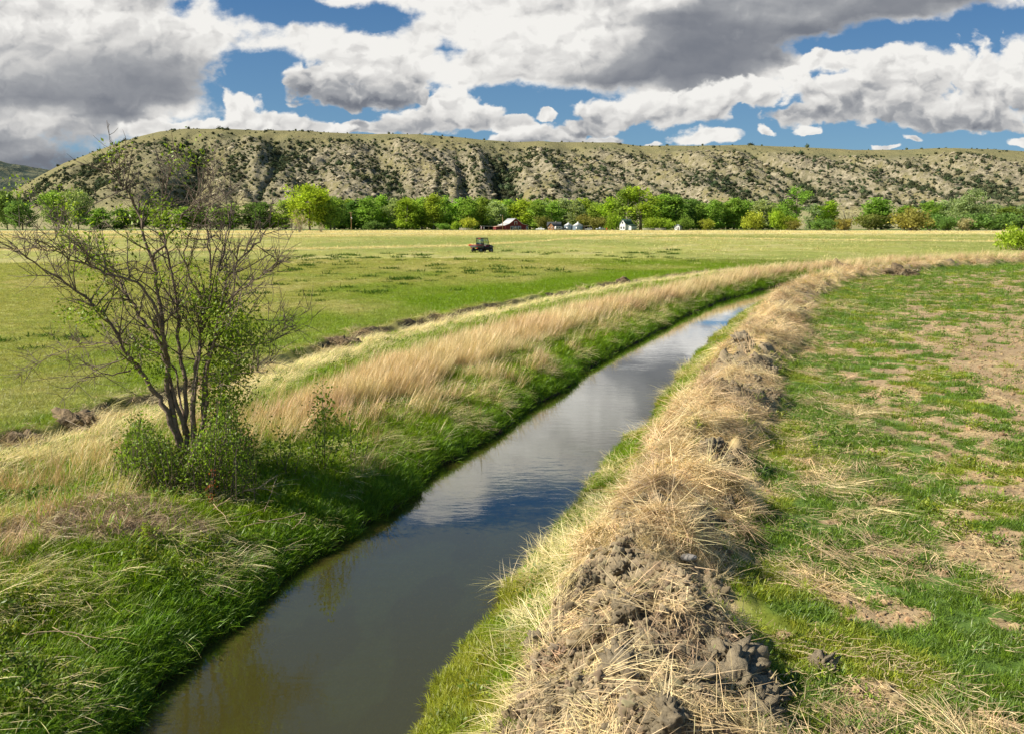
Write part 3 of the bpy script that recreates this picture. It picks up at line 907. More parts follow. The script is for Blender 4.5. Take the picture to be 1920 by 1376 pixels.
def build_junipers():
    n = 95000
    x = rng.uniform(-1000, 950, n); y = rng.uniform(880, 1340, n)
    z, gu, b, t2, t3, rocky = hill(x, y)
    U = x / y
    ok = (np.abs(U) < .68)
    pr = b * (.15 + .95 * gu + .34 * ss(.5, .62, fbm(x / 40, y / 40, 240, 3))) + .018 * (t2 > .8) * (1 - t3)
    pr = pr + (1 - rocky) * .05 * ss(.45, .6, fbm(x / 30, y / 30, 241, 3)) * (t2 > .05) * (t3 < .7)
    ok &= rng.uniform(0, 1, n) < pr
    x, y, z, gu = x[ok], y[ok], z[ok], gu[ok]
    n = len(x)
    sz = .43 * rng.lognormal(0, .42, n) * (1 + .5 * gu); sz = np.clip(sz, .3, 2.0)
    tint = np.array((.082, .10, .05))[None] * rng.uniform(.6, 1.5, (n, 1)) * (1 + rng.uniform(-.12, .12, (n, 3)))
    zz = rng.uniform(.8, 1.35, n) * sz
    big = np.argsort(-(sz * (np.abs(U[ok]) < .57)))
    ind, rest = big[:270], big[270:]
    cj = proto_collection('juniper_shrub', JM, MAT_JUNI)
    scatter('juniper_scrub', cj, 5, np.column_stack([x, y, z - .5])[rest], np.column_stack([np.zeros((len(rest), 2)), rng.uniform(0, 6.28, len(rest))]),
            np.column_stack([sz, sz, zz])[rest], tint[rest], 'dark juniper scrub dotted over the rocky bluff', 'scrub')
    ms = [mb.mesh('juniper') for mb in JM]
    for m_ in ms: m_.materials.append(MAT_JUN)
    for k_ in ind:
        o = bpy.data.objects.new('juniper', ms[k_ % 5]); COL.objects.link(o)
        o.location = (x[k_], y[k_], z[k_] - .5); o.rotation_euler = (0, 0, float(rng.uniform(0, 6.28))); o.scale = (sz[k_], sz[k_], zz[k_]); o.color = (*tint[k_], 1)
        tag(o, 'dark green juniper bush growing among the rocks on the bluff slope', 'juniper', 'larger junipers on the bluff slope')
    # the few bushes that stand against the sky along the rim
    RIM = [(325, 250, 'small round juniper on the far left shoulder of the bluff skyline'), (411, 246.5, 'dark juniper alone on the grassy crest of the bluff, left of the flat bushes'),
           (466, 249.5, 'low flat juniper on the grassy crest, second of the four crest bushes from the left'), (506, 249.5, 'broad dark juniper on the grassy crest, third of the crest bushes from the left'),
           (548, 250.5, 'tiny juniper at the right end of the crest bushes, below the blue gap'), (1407, 274, 'small pointed juniper on the right half of the bluff skyline'), (235, 268, 'dark juniper on the sloping left skyline of the bluff')]
    for i, (px, py, lb) in enumerate(RIM):
        s_ = (1.3, 1.9, 1.6, 1.9, 1., 1.5, 1.6)[i]
        xx, yy, _ = at(px, py, YS - 12)
        zc = float(hill(np.array([xx]), np.array([yy]))[0][0])
        o = bpy.data.objects.new('juniper', ms[i % 5]); COL.objects.link(o)
        o.location = (xx, yy, zc - .6); o.scale = (s_ * 1.25, s_, s_ * (.7 if i in (2, 3) else 1.)); o.color = (.05, .06, .028, 1)
        tag(o, lb, 'juniper', 'junipers along the bluff crest')
    # pale boulders and ledges
    V, Tt = ico(2); rb = []
    for s_ in range(4):
        mb = MB(); g = np.random.default_rng(s_)
        P = V * (1 + .9 * (n3(V, 260 + s_, 1.4) - .5))[:, None] * (1.5, 1., .75); mb.add(np.round(P * 2.2) / 2.2 * .6 + P * .4, tris=Tt); rb.append(mb)
    n = 26000
    x = rng.uniform(-900, 950, n); y = rng.uniform(905, 1180, n)
    z, gu, b, t2, t3, rocky = hill(x, y)
    ok = rng.uniform(0, 1, n) < b * (1 - gu) * (.1 + .6 * rocky) * ss(.45, .58, fbm(x / 35, y / 35, 250, 3)) * 1.1
    x, y, z = x[ok], y[ok], z[ok]; n = len(x); s_ = np.clip(.75 * rng.lognormal(0, .45, n), .3, 2.6)
    m, nt, o = new_mat('bluff_rock')
    a_ = N(nt, 'ShaderNodeAttribute', attribute_type='INSTANCER', attribute_name='tint'); bs = N(nt, 'ShaderNodeBsdfDiffuse'); nt.links.new(a_.outputs['Color'], bs.inputs[0]); nt.links.new(bs.outputs[0], o.inputs[0])
    cr_ = proto_collection('bluff_boulder', rb, m)
    scatter('bluff_boulders', cr_, 4, np.column_stack([x, y, z + .1]), np.column_stack([rng.uniform(-.25, .25, (n, 2)), rng.uniform(-.4, .4, n)]), np.column_stack([s_ * 1.2, s_, s_]),
            np.array((.35, .305, .205))[None] * rng.uniform(.6, 1.25, (n, 1)), 'pale sandstone rubble strewn over the bluff face', 'rocks')


build_junipers()
# ------------------------------------------------------------------ grasses, reeds and straw
MAT_GRASS = leafy('grass_blades', 'instance', .42, .35, 0, .02)
MAT_DRY = leafy('dry_stalks', 'instance', .25, .4, 0, .02)


def jit(col, n, a=.18):
    return col * rng.uniform(1 - a, 1 + a, (n, 1)) * (1 + rng.uniform(-.06, .06, (n, 3)))


def ground_pts(n, r0, r1, a, th=.82):
    x, y = polar(int(n * 1.2), r0 * .82, r1, a, th)
    col, q = cover(x, y)
    return x, y, col, q


def place(name, coll, npr, x, y, yaw, scl, tint, label, cat, tilt=0., follow=0., dz=0.):
    n = len(x)
    z = height(x, y) + dz
    if follow:
        nn = normals(x, y); nn = nn * follow + np.array((0, 0, 1 - follow)); nn /= np.linalg.norm(nn, axis=1)[:, None]
        nn = nn + rng.normal(0, tilt, (n, 3)); nn /= np.linalg.norm(nn, axis=1)[:, None]
        rot = euler(nn, yaw)
    else:
        rot = np.column_stack([rng.normal(0, tilt, (n, 2)), yaw])
    if scl.ndim == 1: scl = np.column_stack([scl] * 3)
    return scatter(name, coll, npr, np.column_stack([x, y, z]), rot, scl, tint, label, cat)


def build_grass():
    TAU = 6.2832
    # --- short turf of the hayfield on the left
    turf = proto_collection('turf_tuft', [blades(26, 400 + i, (.05, .12), .10, .007, (.1, .7), droop=.5, seg=2) for i in range(5)], MAT_GRASS)
    x, y, col, q = ground_pts(330000, 9, 95, 1.5)
    ok = q['left'] & (q['e'] > 4.9); x, y, col, d = x[ok], y[ok], col[ok], q['d'][ok]; dry = q['dry'][ok]
    n = len(x); s = (.75 + .012 * d) * rng.uniform(.6, 1.4, n)
    tint = jit(col * 1.16, n, .25)
    place('hayfield_turf', turf, 5, x, y, rng.uniform(0, TAU, n), np.column_stack([s * 1.25, s * 1.25, s * (1.05 - .45 * dry)]), tint, 'short green and straw coloured turf of the hayfield left of the ditch', 'grass', .1)
    # --- lush grass of both banks
    lush = proto_collection('bank_grass_tuft', [blades(22, 420 + i, (.12, .26), .09, .0085, (.05, .6), droop=.75, seg=4) for i in range(6)], MAT_GRASS)
    x, y, col, q = ground_pts(560000, 4.5, 110, 1.55)
    e, k, S, T, fin = q['e'], q['k'], q['S'], q['T'], q['fin']
    pl = ss(.0, .12, e) * (1 - ss(3.9, 4.6, e))
    pr = ss(.02, .10, e) * (1 - ss(.46, .76, k + .3 * (fbm(x * 1.4, y * 1.4, 431, 2) - .5)))
    gt = (fbm(x * 1.1, y * 1.1, 433, 3) > .58) & (q['wb'] > .2)             # green tufts that come through the straw
    ok = rng.uniform(0, 1, len(x)) < np.where(q['left'], pl, np.maximum(pr, gt * .10))
    nearsoil = (~q['left']) & (q['sm'] > .5) & (rng.uniform(0, 1, len(x)) > .05); ok &= ~nearsoil
    drypatch = q['left'] & (fbm(x * .7, y * .7, 86, 3) > .52) & (np.abs(e - 2.1) < 1.3) & (T < 17); ok &= ~(q['left'] & (dead_mound(x, y) > .4) & (rng.uniform(0, 1, len(x)) < .95)); ok &= ~(drypatch & (rng.uniform(0, 1, len(x)) < .4))
    x, y, e, k, left, d, fin = x[ok], y[ok], e[ok], k[ok], q['left'][ok], q['d'][ok], fin[ok]; n = len(x)
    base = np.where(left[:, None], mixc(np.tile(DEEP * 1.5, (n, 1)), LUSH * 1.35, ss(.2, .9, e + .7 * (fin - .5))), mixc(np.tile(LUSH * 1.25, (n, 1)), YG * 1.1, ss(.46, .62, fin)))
    s = (.66 + .0105 * d) * rng.uniform(.45, 1.4, n) * np.where(left, 1, .68)
    yaw = np.where(rng.uniform(0, 1, n) < .95, rng.uniform(0, TAU, n), rng.normal(-.25, .8, n))
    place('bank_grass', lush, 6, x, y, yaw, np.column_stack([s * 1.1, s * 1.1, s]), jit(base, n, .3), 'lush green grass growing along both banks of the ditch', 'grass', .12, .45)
    # --- tall golden dead grass standing along the left bank
    reed = proto_collection('reed_tuft', [blades(20, 440 + i, (.35, .72), .14, .0062, (.05, .42), (-1.1, 1.1), droop=.45, seg=4) for i in range(6)], MAT_DRY)
    x, y, col, q = ground_pts(560000, 6, 170, 1.5)
    e, T = q['e'], q['T']
    c_ = np.interp(T, [8, 12, 19, 29, 49, 80], [2.5, 2.5, 2.55, 2.3, 1.5, 1.8]); w_ = np.interp(T, [8, 14, 20, 40, 80], [.25, .45, .5, .55, .8])
    p = np.exp(-np.abs((e - c_) / w_) ** 3) * ss(11, 15, T) * ss(.22, .40, fbm(x * .6, y * .6, 441, 3))
    p2 = .22 * ss(.53, .68, fbm(x * 1.6, y * 1.6, 442, 3)) * ss(.25, .8, e) * (1 - ss(2.6, 3.8, e)) * ss(9, 15, T)    # loose wisps over the bank
    pr = np.where(T > 44, .9 * ss(.45, .7, k_noise(x, y)) * ss(.25, .5, q['k']) * (1 - ss(.8, 1.3, q['k'])), 0)
    p3 = .09 * ss(1.9, 2.4, e) * (1 - ss(3.6, 4.2, e)) * (1 - ss(12, 14.5, T)) * ss(.40, .55, fbm(x * .9, y * .9, 445, 3))
    ok = rng.uniform(0, 1, len(x)) < np.where(q['left'], np.clip(p + p2 + p3, 0, 1) * .75, pr * .6) * (1 - .9 * dead_mound(x, y))
    x, y, d, e = x[ok], y[ok], q['d'][ok], e[ok]; n = len(x)
    s = (.8 + .007 * d) * rng.uniform(.6, 1.25, n)
    tint = mixc(np.tile(np.array((.70, .53, .29)), (n, 1)), np.array((.70, .60, .31)), rng.uniform(0, 1, n) * ss(.3, .6, fbm(x * .4, y * .4, 443, 2)))
    tint = mixc(tint, np.array((.60, .41, .25)), ss(.55, .7, fbm(x * .5 + 9, y * .5, 444, 2)) * .7)
    place('golden_grass', reed, 6, x, y, rng.normal(-.15, .55, n), np.column_stack([s * 1.1, s * 1.1, s]), jit(tint, n, .2), 'tall golden dead grass standing along the left bank of the ditch', 'grass', .10, .3)
    # --- pale lodged grass: the old spoil line, the near left bank, the waterline wisps
    lodged = proto_collection('lodged_grass_tuft', [blades(18, 460 + i, (.28, .60), .10, .0058, (.7, 1.25), (-.7, .7), droop=.55, seg=4) for i in range(6)], MAT_DRY)
    x, y, col, q = ground_pts(420000, 5, 130, 1.5)
    e, T, k = q['e'], q['T'], q['k']
    nb = fbm(x * .8, y * .8, 461, 3)
    pold = 1. * np.exp(-((e - 4.25) / .30) ** 2) * ss(.30, .42, nb) + .10 * np.exp(-((e - 3.5) / .4) ** 2) * ss(.5, .6, nb)
    clump = ss(.54, .64, fbm(x * 1.15, y * 1.15, 462, 3))
    pbank = .42 * ss(.51, .62, fbm(x * 1.15, y * 1.15, 462, 3)) * ss(.25, .6, e) * (1 - ss(2.2, 3.4, e)) * np.interp(T, [6, 12, 20], [.35, .6, 1.1])
    pnear = .2 * ss(.47, .58, fbm(x * .7, y * .7, 86, 3)) * np.exp(-((e - 2.1) / .9) ** 2) * (1 - ss(13, 18, T))
    pR = .24 * ss(.50, .62, fbm(x * 1.2, y * 1.2, 97, 3)) * ss(.03, .14, k) * (1 - ss(.45, .8, k))
    ok = rng.uniform(0, 1, len(x)) < np.where(q['left'], np.clip(pold + pbank + pnear, 0, 1) * (1 - .93 * dead_mound(x, y)), pR)
    x, y, d, left, e = x[ok], y[ok], q['d'][ok], q['left'][ok], e[ok]; n = len(x)
    s = (.7 + .009 * d) * rng.uniform(.6, 1.3, n)
    tint = jit(mixc(np.tile(np.array((.78, .65, .38)), (n, 1)), np.array((.64, .57, .22)), rng.uniform(0, 1, n)), n, .22)
    yaw = np.where(left, np.where(e > 3, rng.normal(.5, .6, n), rng.normal(-.5, .6, n)), rng.normal(2.4, .9, n))
    tint = np.where((left & (e > 3.6))[:, None], tint * 1.12, tint)
    place('lodged_grass', lodged, 6, x, y, yaw, s, tint, 'pale dead grass lying over the ditch banks', 'grass', .10, .7, .02)
    # --- straw thrown over the spoil bank
    def straw(seed, n, L, lift, r=.20, sp=.75):
        return blades(n, seed, L, r, .0062, (1.28, 1.66), (-sp, sp), droop=lift, seg=4, base_z=.05)
    sw_ = proto_collection('straw_bundle', [straw(480 + i, 24, (.22, .60), .22, .18, .5) for i in range(4)] + [straw(485 + i, 26, (.15, .5), .2, .2, 3.1) for i in range(2)] + [straw(490 + i, 30, (.08, .26), .15, .24, 3.1) for i in range(2)], MAT_DRY)
    x, y, col, q = ground_pts(400000, 4.3, 110, 1.5)
    e, T, k, wb, sm = q['e'], q['T'], q['k'], q['wb'], q['sm']
    nb = fbm(x * .75 + 4, y * .75, 481, 3)
    p = ss(.25, .6, wb + .25 * (nb - .5)) * (1 - .95 * sm) * (.25 + .75 * ss(.34, .5, nb + .3 * (fbm(x * 2.3, y * 2.3, 484, 2) - .5)))
    p = p * np.where(q['left'], 1, ss(.46, .74, k + .35 * (fbm(x * 1.3, y * 1.3, 485, 2) - .5)))
    p = p + .12 * ss(.5, .6, nb) * ss(1.2, 1.6, k) * (1 - ss(1.9, 3.2, k))
    p = np.where(q['left'], .5 * np.exp(-((e - 4.5) / .25) ** 2) * ss(.5, .65, nb), p)
    ok = rng.uniform(0, 1, len(x)) < p * .85
    x, y, d, left, k = x[ok], y[ok], q['d'][ok], q['left'][ok], k[ok]; n = len(x)
    s = (.75 + .010 * d) * rng.uniform(.6, 1.25, n)
    dirn = (fbm(x * 1.5, y * 1.5, 482, 2) - .5) * 16 + np.where(k > 1.05, -.5, 2.6)
    tint = mixc(np.tile(np.array((.72, .56, .31)), (n, 1)), np.array((.46, .33, .19)), ss(.48, .68, fbm(x * 1.5, y * 1.5, 483, 3)))
    place('straw', sw_, 8, x, y, dirn + rng.normal(0, .9, n), s, jit(tint, n, .3), 'tangled dry straw covering the spoil bank right of the ditch', 'straw', .16, .9, .0)
    # --- the seeded field on the right: patchy tufts, weeds and litter
    rt = proto_collection('field_tuft', [blades(24, 500 + i, (.06, .16), .09, .009, (.1, .85), droop=.6, seg=3) for i in range(5)], MAT_GRASS)
    x, y, col, q = ground_pts(420000, 4.5, 110, 1.5)
    k, gr = q['k'], q['gr']
    ok = (~q['left']) & (k > 1.35) & (rng.uniform(0, 1, len(x)) < np.clip(gr * 1. * ss(.28, .45, fbm(x * 3, y * 3, 505, 2)) + .012, 0, 1) * ss(1.3, 1.8, k))
    x, y, col, d = x[ok], y[ok], col[ok], q['d'][ok]; n = len(x)
    s = (.52 + .013 * d) * rng.uniform(.45, 1.5, n)
    yl = ss(.57, .66, fbm(x * .8, y * .8, 95, 3))
    tint = mixc(np.tile(BLUEG * 1.35, (n, 1)), LUSH * 1.25, rng.uniform(0, .8, n)); tint = mixc(tint, YG * 1.15, yl * rng.uniform(.2, 1, n))
    place('field_grass', rt, 5, x, y, rng.uniform(0, TAU, n), np.column_stack([s * 1.15, s * 1.15, s]), jit(tint, n, .28), 'patchy green grass and weeds of the seeded field right of the bank', 'grass', .15)
    lit = proto_collection('straw_litter', [straw(520 + i, 14, (.05, .22), .1, .22) for i in range(4)], MAT_DRY)
    x, y, col, q = ground_pts(120000, 4.5, 80, 1.5)
    ok = (((~q['left']) & (q['k'] > 1.2)) | (q['left'] & (q['e'] > 1) & (q['e'] < 5) & (q['T'] < 30))) & (rng.uniform(0, 1, len(x)) < np.where(q['left'], .2, .20 * ss(.36, .56, fbm(x * 1.1 + 5, y * 1.1, 94, 3))))
    x, y, d = x[ok], y[ok], q['d'][ok]; n = len(x)
    s = (.8 + .010 * d) * rng.uniform(.5, 1.3, n)
    place('straw_litter', lit, 4, x, y, rng.uniform(0, TAU, n), s, jit(np.tile(np.array((.64, .49, .27)), (n, 1)), n, .3), 'scattered bits of straw lying on the seeded field', 'straw', .12, .8)
    x, y = rng.uniform(-6.8, -2.9, 5200), rng.uniform(8.3, 11.9, 5200)
    ok = rng.uniform(0, 1, len(x)) < dead_mound(x, y) * .9; x, y = x[ok], y[ok]; n = len(x)
    dt = proto_collection('dead_grass_tuft', [blades(30, 530 + i, (.05, .20), .10, .006, (.5, 1.5), droop=.5, seg=3) for i in range(4)], MAT_DRY)
    tint = mixc(np.tile(np.array((.50, .37, .23)), (n, 1)), np.array((.32, .24, .15)), rng.uniform(0, 1, n))
    place('dead_grass_mat', dt, 4, x, y, rng.uniform(0, TAU, n), rng.uniform(.6, 1.3, n), jit(tint, n, .25), 'flattened brown dead grass on the near left bank', 'grass', .2, .7)
    # --- broad-leaved weeds among the grass
    bl = []
    for i in range(5):
        g = np.random.default_rng(580 + i); m_ = 46; a_ = g.uniform(0, TAU, m_); rr = .11 * np.sqrt(g.uniform(0, 1, m_)); Cn = np.column_stack([rr * np.cos(a_), rr * np.sin(a_), g.uniform(.0, .12, m_)])
        V, Tt, av = leaves(Cn, .042, .55, .5, 590 + i); mb = MB(); mb.add(V, tris=Tt, a=av); bl.append(mb)
    bc = proto_collection('broadleaf_weed', bl, MAT_GRASS)
    x, y, col, q = ground_pts(60000, 4.5, 60, 1.5)
    nz = fbm(x * .9 + 3, y * .9, 571, 3)
    pw = np.where(q['left'], .22 * ss(.56, .64, nz) * ss(.3, .6, q['e']) * (1 - ss(4, 4.5, q['e'])), .13 * ss(.48, .62, nz) * ss(1.5, 1.9, q['k']) + .12 * ss(.1, .3, q['k']) * (1 - ss(.4, .6, q['k'])))
    ok = rng.uniform(0, 1, len(x)) < pw * (1 - dead_mound(x, y)); x, y, d, left = x[ok], y[ok], q['d'][ok], q['left'][ok]; n = len(x)
    tint = mixc(np.tile(np.array((.16, .25, .035)), (n, 1)), np.array((.33, .36, .03)), ss(.45, .62, fbm(x * .8, y * .8, 95, 3)) * rng.uniform(0, 1, n))
    place('broadleaf_weeds', bc, 5, x, y, rng.uniform(0, TAU, n), (.8 + .012 * d) * rng.uniform(.6, 1.4, n), jit(tint, n, .25), 'low broad-leaved weeds growing among the grass', 'weeds', .15, .5, np.where(left, .06, .0))
    # --- crumbs of soil
    V, Tt = ico(2); cr = []
    for s_ in range(5):
        mb = MB(); mb.add(V * (1 + 3.2 * (n3(V, 540 + s_, 1.6) - .5) + 3.0 * (n3(V, 550 + s_, 4.2) - .5))[:, None] * (1.1, .95, .7), tris=Tt); cr.append(mb)
    m, nt, o = new_mat('soil_crumb')
    a_ = N(nt, 'ShaderNodeAttribute', attribute_type='INSTANCER', attribute_name='tint'); bs = N(nt, 'ShaderNodeBsdfDiffuse', i_Roughness=1.); nt.links.new(a_.outputs['Color'], bs.inputs[0]); nt.links.new(bs.outputs[0], o.inputs[0])
    cc = proto_collection('soil_crumb', cr, m)
    x, y, col, q = ground_pts(230000, 4.3, 70, 1.5)
    ok = (~q['left']) & (rng.uniform(0, 1, len(x)) < np.where(q['k'] > 1.7, .55 * (1 - q['gr']), .85 * q['sm']))
    x, y, d, k = x[ok], y[ok], q['d'][ok], q['k'][ok]; n = len(x)
    s = np.where(k > 1.7, .010, .015) * rng.lognormal(0, .6, n) * (1 + .012 * d); s = np.clip(s, .005, .045)
    tint = np.where((k > 1.7)[:, None], TAN * .95, SOIL)
    place('soil_crumbs', cc, 5, x, y, rng.uniform(0, TAU, n), s, jit(tint, n, .3), 'crumbs of broken soil on the bank and the bare field', 'soil', .4, 0, .0)
    # --- ragged dry grass along the windrows and the far edge of the hayfield
    far = proto_collection('windrow_tuft', [blades(26, 560 + i, (.25, .55), .5, .03, (.1, .8), droop=.5, seg=2) for i in range(4)], MAT_DRY)
    x, y, col, q = ground_pts(160000, 95, 480, .9, .66)
    ok = q['left'] & (rng.uniform(0, 1, len(x)) < q['w'] * .9 + .5 * ss(345, 380, y) + .05); x, y, d, col = x[ok], y[ok], q['d'][ok], col[ok]; n = len(x)
    s = (.6 + .0035 * d) * rng.uniform(.6, 1.3, n)
    place('windrow_grass', far, 4, x, y, rng.uniform(0, TAU, n), np.column_stack([s * 1.3, s * 1.3, s * .55]), jit(mixc(col * 1.2, GOLD * 1.15, np.full(n, .5)), n, .2), 'strips of uncut golden grass across the far hayfield', 'grass', .1)


def k_noise(x, y):
    return fbm(x * .9, y * .9, 447, 3)


build_grass()
# ------------------------------------------------------------------ trees of the valley
BARK = simple('bark', (.20, .16, .12), .95, var=.3, scale=3.)
BARKP = simple('pale_bark', (.34, .29, .23), .95, var=.3, scale=3.)
MAT_LEAF = leafy('tree_leaves', 'object', .5, .38, .16)
TREES = {}


def tree_meshes(kind, seed):
    """trunk with limbs, and a crown of leaf clumps hung on them; sizes in metres, about 20 m tall"""
    g = np.random.default_rng(seed); tr = MB()
    hgt, cw, base, nl, ncl, ls, sparse = dict(tall=(20, 3.6, 1.2, 15, 120, .62, .8), round=(16, 6.2, 2.2, 17, 130, .62, 1.), bush=(4.2, 3.0, .1, 12, 60, .36, .8),
                                              bare=(12, 4.0, 1.0, 18, 26, .4, 1.2), gaunt=(22, 4.2, 4.5, 14, 85, .6, .75), willow=(16, 6.5, .6, 22, 170, .5, 1.), thicket=(5, 3.4, .0, 26, 16, .3, 1.2))[kind]
    multi = kind in ('bush', 'bare', 'willow', 'thicket')
    top = np.array((g.normal(0, .4), g.normal(0, .4), hgt * .9))
    tp = np.array([(0, 0, -.3), (g.normal(0, .12), g.normal(0, .12), hgt * .25), (top[0] * .5 + g.normal(0, .3), top[1] * .5, hgt * .55), top])
    r0 = hgt * .018
    if not multi: tr.tube(tp, [r0 * 1.25, r0, r0 * .6, r0 * .12], 7)
    cl = []
    for i in range(nl):
        f = (base / hgt) + (.92 - base / hgt) * (i + .5) / nl
        if multi:
            p0 = np.array((g.normal(0, .25), g.normal(0, .25), -.2)); f = g.uniform(.05, .3)
        else:
            k_ = f * 3; a_ = int(min(k_, 2)); p0 = tp[a_] + (tp[a_ + 1] - tp[a_]) * (k_ - a_) if f > .05 else tp[0]
        an = g.uniform(0, 6.28)
        prof = math.sin(math.pi * min(1, max(.08, (f * .86 + .12)))) ** .6
        L = cw * prof * g.uniform(.6, 1.15)
        rise = (g.uniform(.35, 1.0) * hgt if multi else L * g.uniform(.5, 1.2))
        p3 = p0 + np.array((math.cos(an) * L, math.sin(an) * L, rise)); p3[2] = min(p3[2], hgt * g.uniform(.9, 1.02))
        p1 = p0 + (p3 - p0) * .4 + g.normal(0, .05 * L, 3) + (0, 0, .06 * rise); p2 = p0 + (p3 - p0) * .75 + g.normal(0, .07 * L, 3)
        rr = r0 * (.45 if multi else .42 * (1.1 - f))
        tr.tube([p0, p1, p2, p3], [rr, rr * .75, rr * .45, rr * .15], 5)
        for q_ in range(3 if kind != 'thicket' else 5):
            s0 = [p1, p2, p2, p1, p3][q_]; e0 = s0 + np.array((g.normal(0, .3 * L), g.normal(0, .3 * L), abs(g.normal(0, .22 * L)) + .3)); tr.tube([s0, (s0 + e0) / 2 + g.normal(0, .04 * L, 3), e0], [rr * .4, rr * .25, rr * .08], 4)
            cl.append(e0)
        cl += [p2, p3, p3 * .5 + p2 * .5]
    cl = np.array(cl)
    # clump centres about the limbs, plus skirts that fill the profile unevenly
    idx = g.integers(0, len(cl), ncl)
    cc = cl[idx] + g.normal(size=(ncl, 3)) * (cw * .20, cw * .20, hgt * .035)
    if kind in ('tall', 'round', 'willow', 'bush'):
        m_ = ncl // 2; f = g.uniform(.04 if kind != 'round' else .16, 1.0, m_); an = g.uniform(0, 6.28, m_)
        rad = cw * np.sin(np.pi * np.clip(f * .86 + .12, 0, 1)) ** .6 * np.sqrt(g.uniform(.05, .95, m_))
        cc = np.vstack([cc, np.column_stack([rad * np.cos(an), rad * np.sin(an), f * hgt])])
    keep = g.uniform(0, 1, len(cc)) < sparse; cc = cc[keep]
    per = 26 if kind != 'bare' else 8
    cs = np.repeat(cc, per, 0) + g.normal(size=(len(cc) * per, 3)) * ls * np.array((1.25, 1.25, .95))
    cs[:, 2] = np.maximum(cs[:, 2], .15)
    V, Tt, av = leaves(cs, ls * 1.25, .8, .2, seed, a=np.clip(np.repeat(g.uniform(.1, .9, len(cc)), per) + g.uniform(-.25, .25, len(cs)), 0, 1))
    lf = MB(); lf.add(V, tris=Tt, a=av)
    a_ = tr.mesh('trunk'); a_.materials.append(BARKP if kind in ('tall', 'bare', 'thicket') else BARK); b_ = lf.mesh('crown'); b_.materials.append(MAT_LEAF)
    return a_, b_, hgt


for kd, nn_ in (('tall', 6), ('round', 3), ('bush', 3), ('bare', 2), ('gaunt', 1), ('willow', 1), ('thicket', 1)):
    TREES[kd] = [tree_meshes(kd, 600 + 37 * i + len(kd)) for i in range(nn_)]
TC = dict(green=(.29, .43, .075), dark=(.17, .28, .07), bright=(.38, .50, .06), yellow=(.39, .54, .055), olive=(.31, .31, .08), pale=(.36, .45, .19), tan=(.46, .39, .23), grey=(.38, .33, .22), orange=(.47, .50, .07))
CNT = [0]


def tree(name, kind, px, top, base, y, width, col, label, cat='tree', group=None, wig=.12):
    """width, top and base as read off the photograph; the tree stands on the valley floor at distance y"""
    CNT[0] += 1; i = CNT[0]
    a_, b_, hg = TREES[kind][i % len(TREES[kind])]
    x, _, zt = at(px, top, y)
    h_ = zt - 0.0; wd_ = width / F * y
    cwid = {'tall': 8.2, 'round': 13.5, 'bush': 6.6, 'bare': 9., 'gaunt': 9.5, 'willow': 14., 'thicket': 8.}[kind]
    r = empty(name, (x, y, -.05), label, cat, group, rz=(i * 2.4) % 6.28)
    r.scale = (wd_ / cwid, wd_ / cwid, h_ / hg)
    t = link('trunk', a_, None, r)
    c = link('crown' if kind not in ('bush', 'thicket') else 'foliage', b_, None, r)
    g = np.random.default_rng(i); cc = np.array(TC[col]) * g.uniform(1 - wig, 1 + wig) * (1 + g.uniform(-.07, .07, 3))
    c.color = (*cc, 1)
    return r


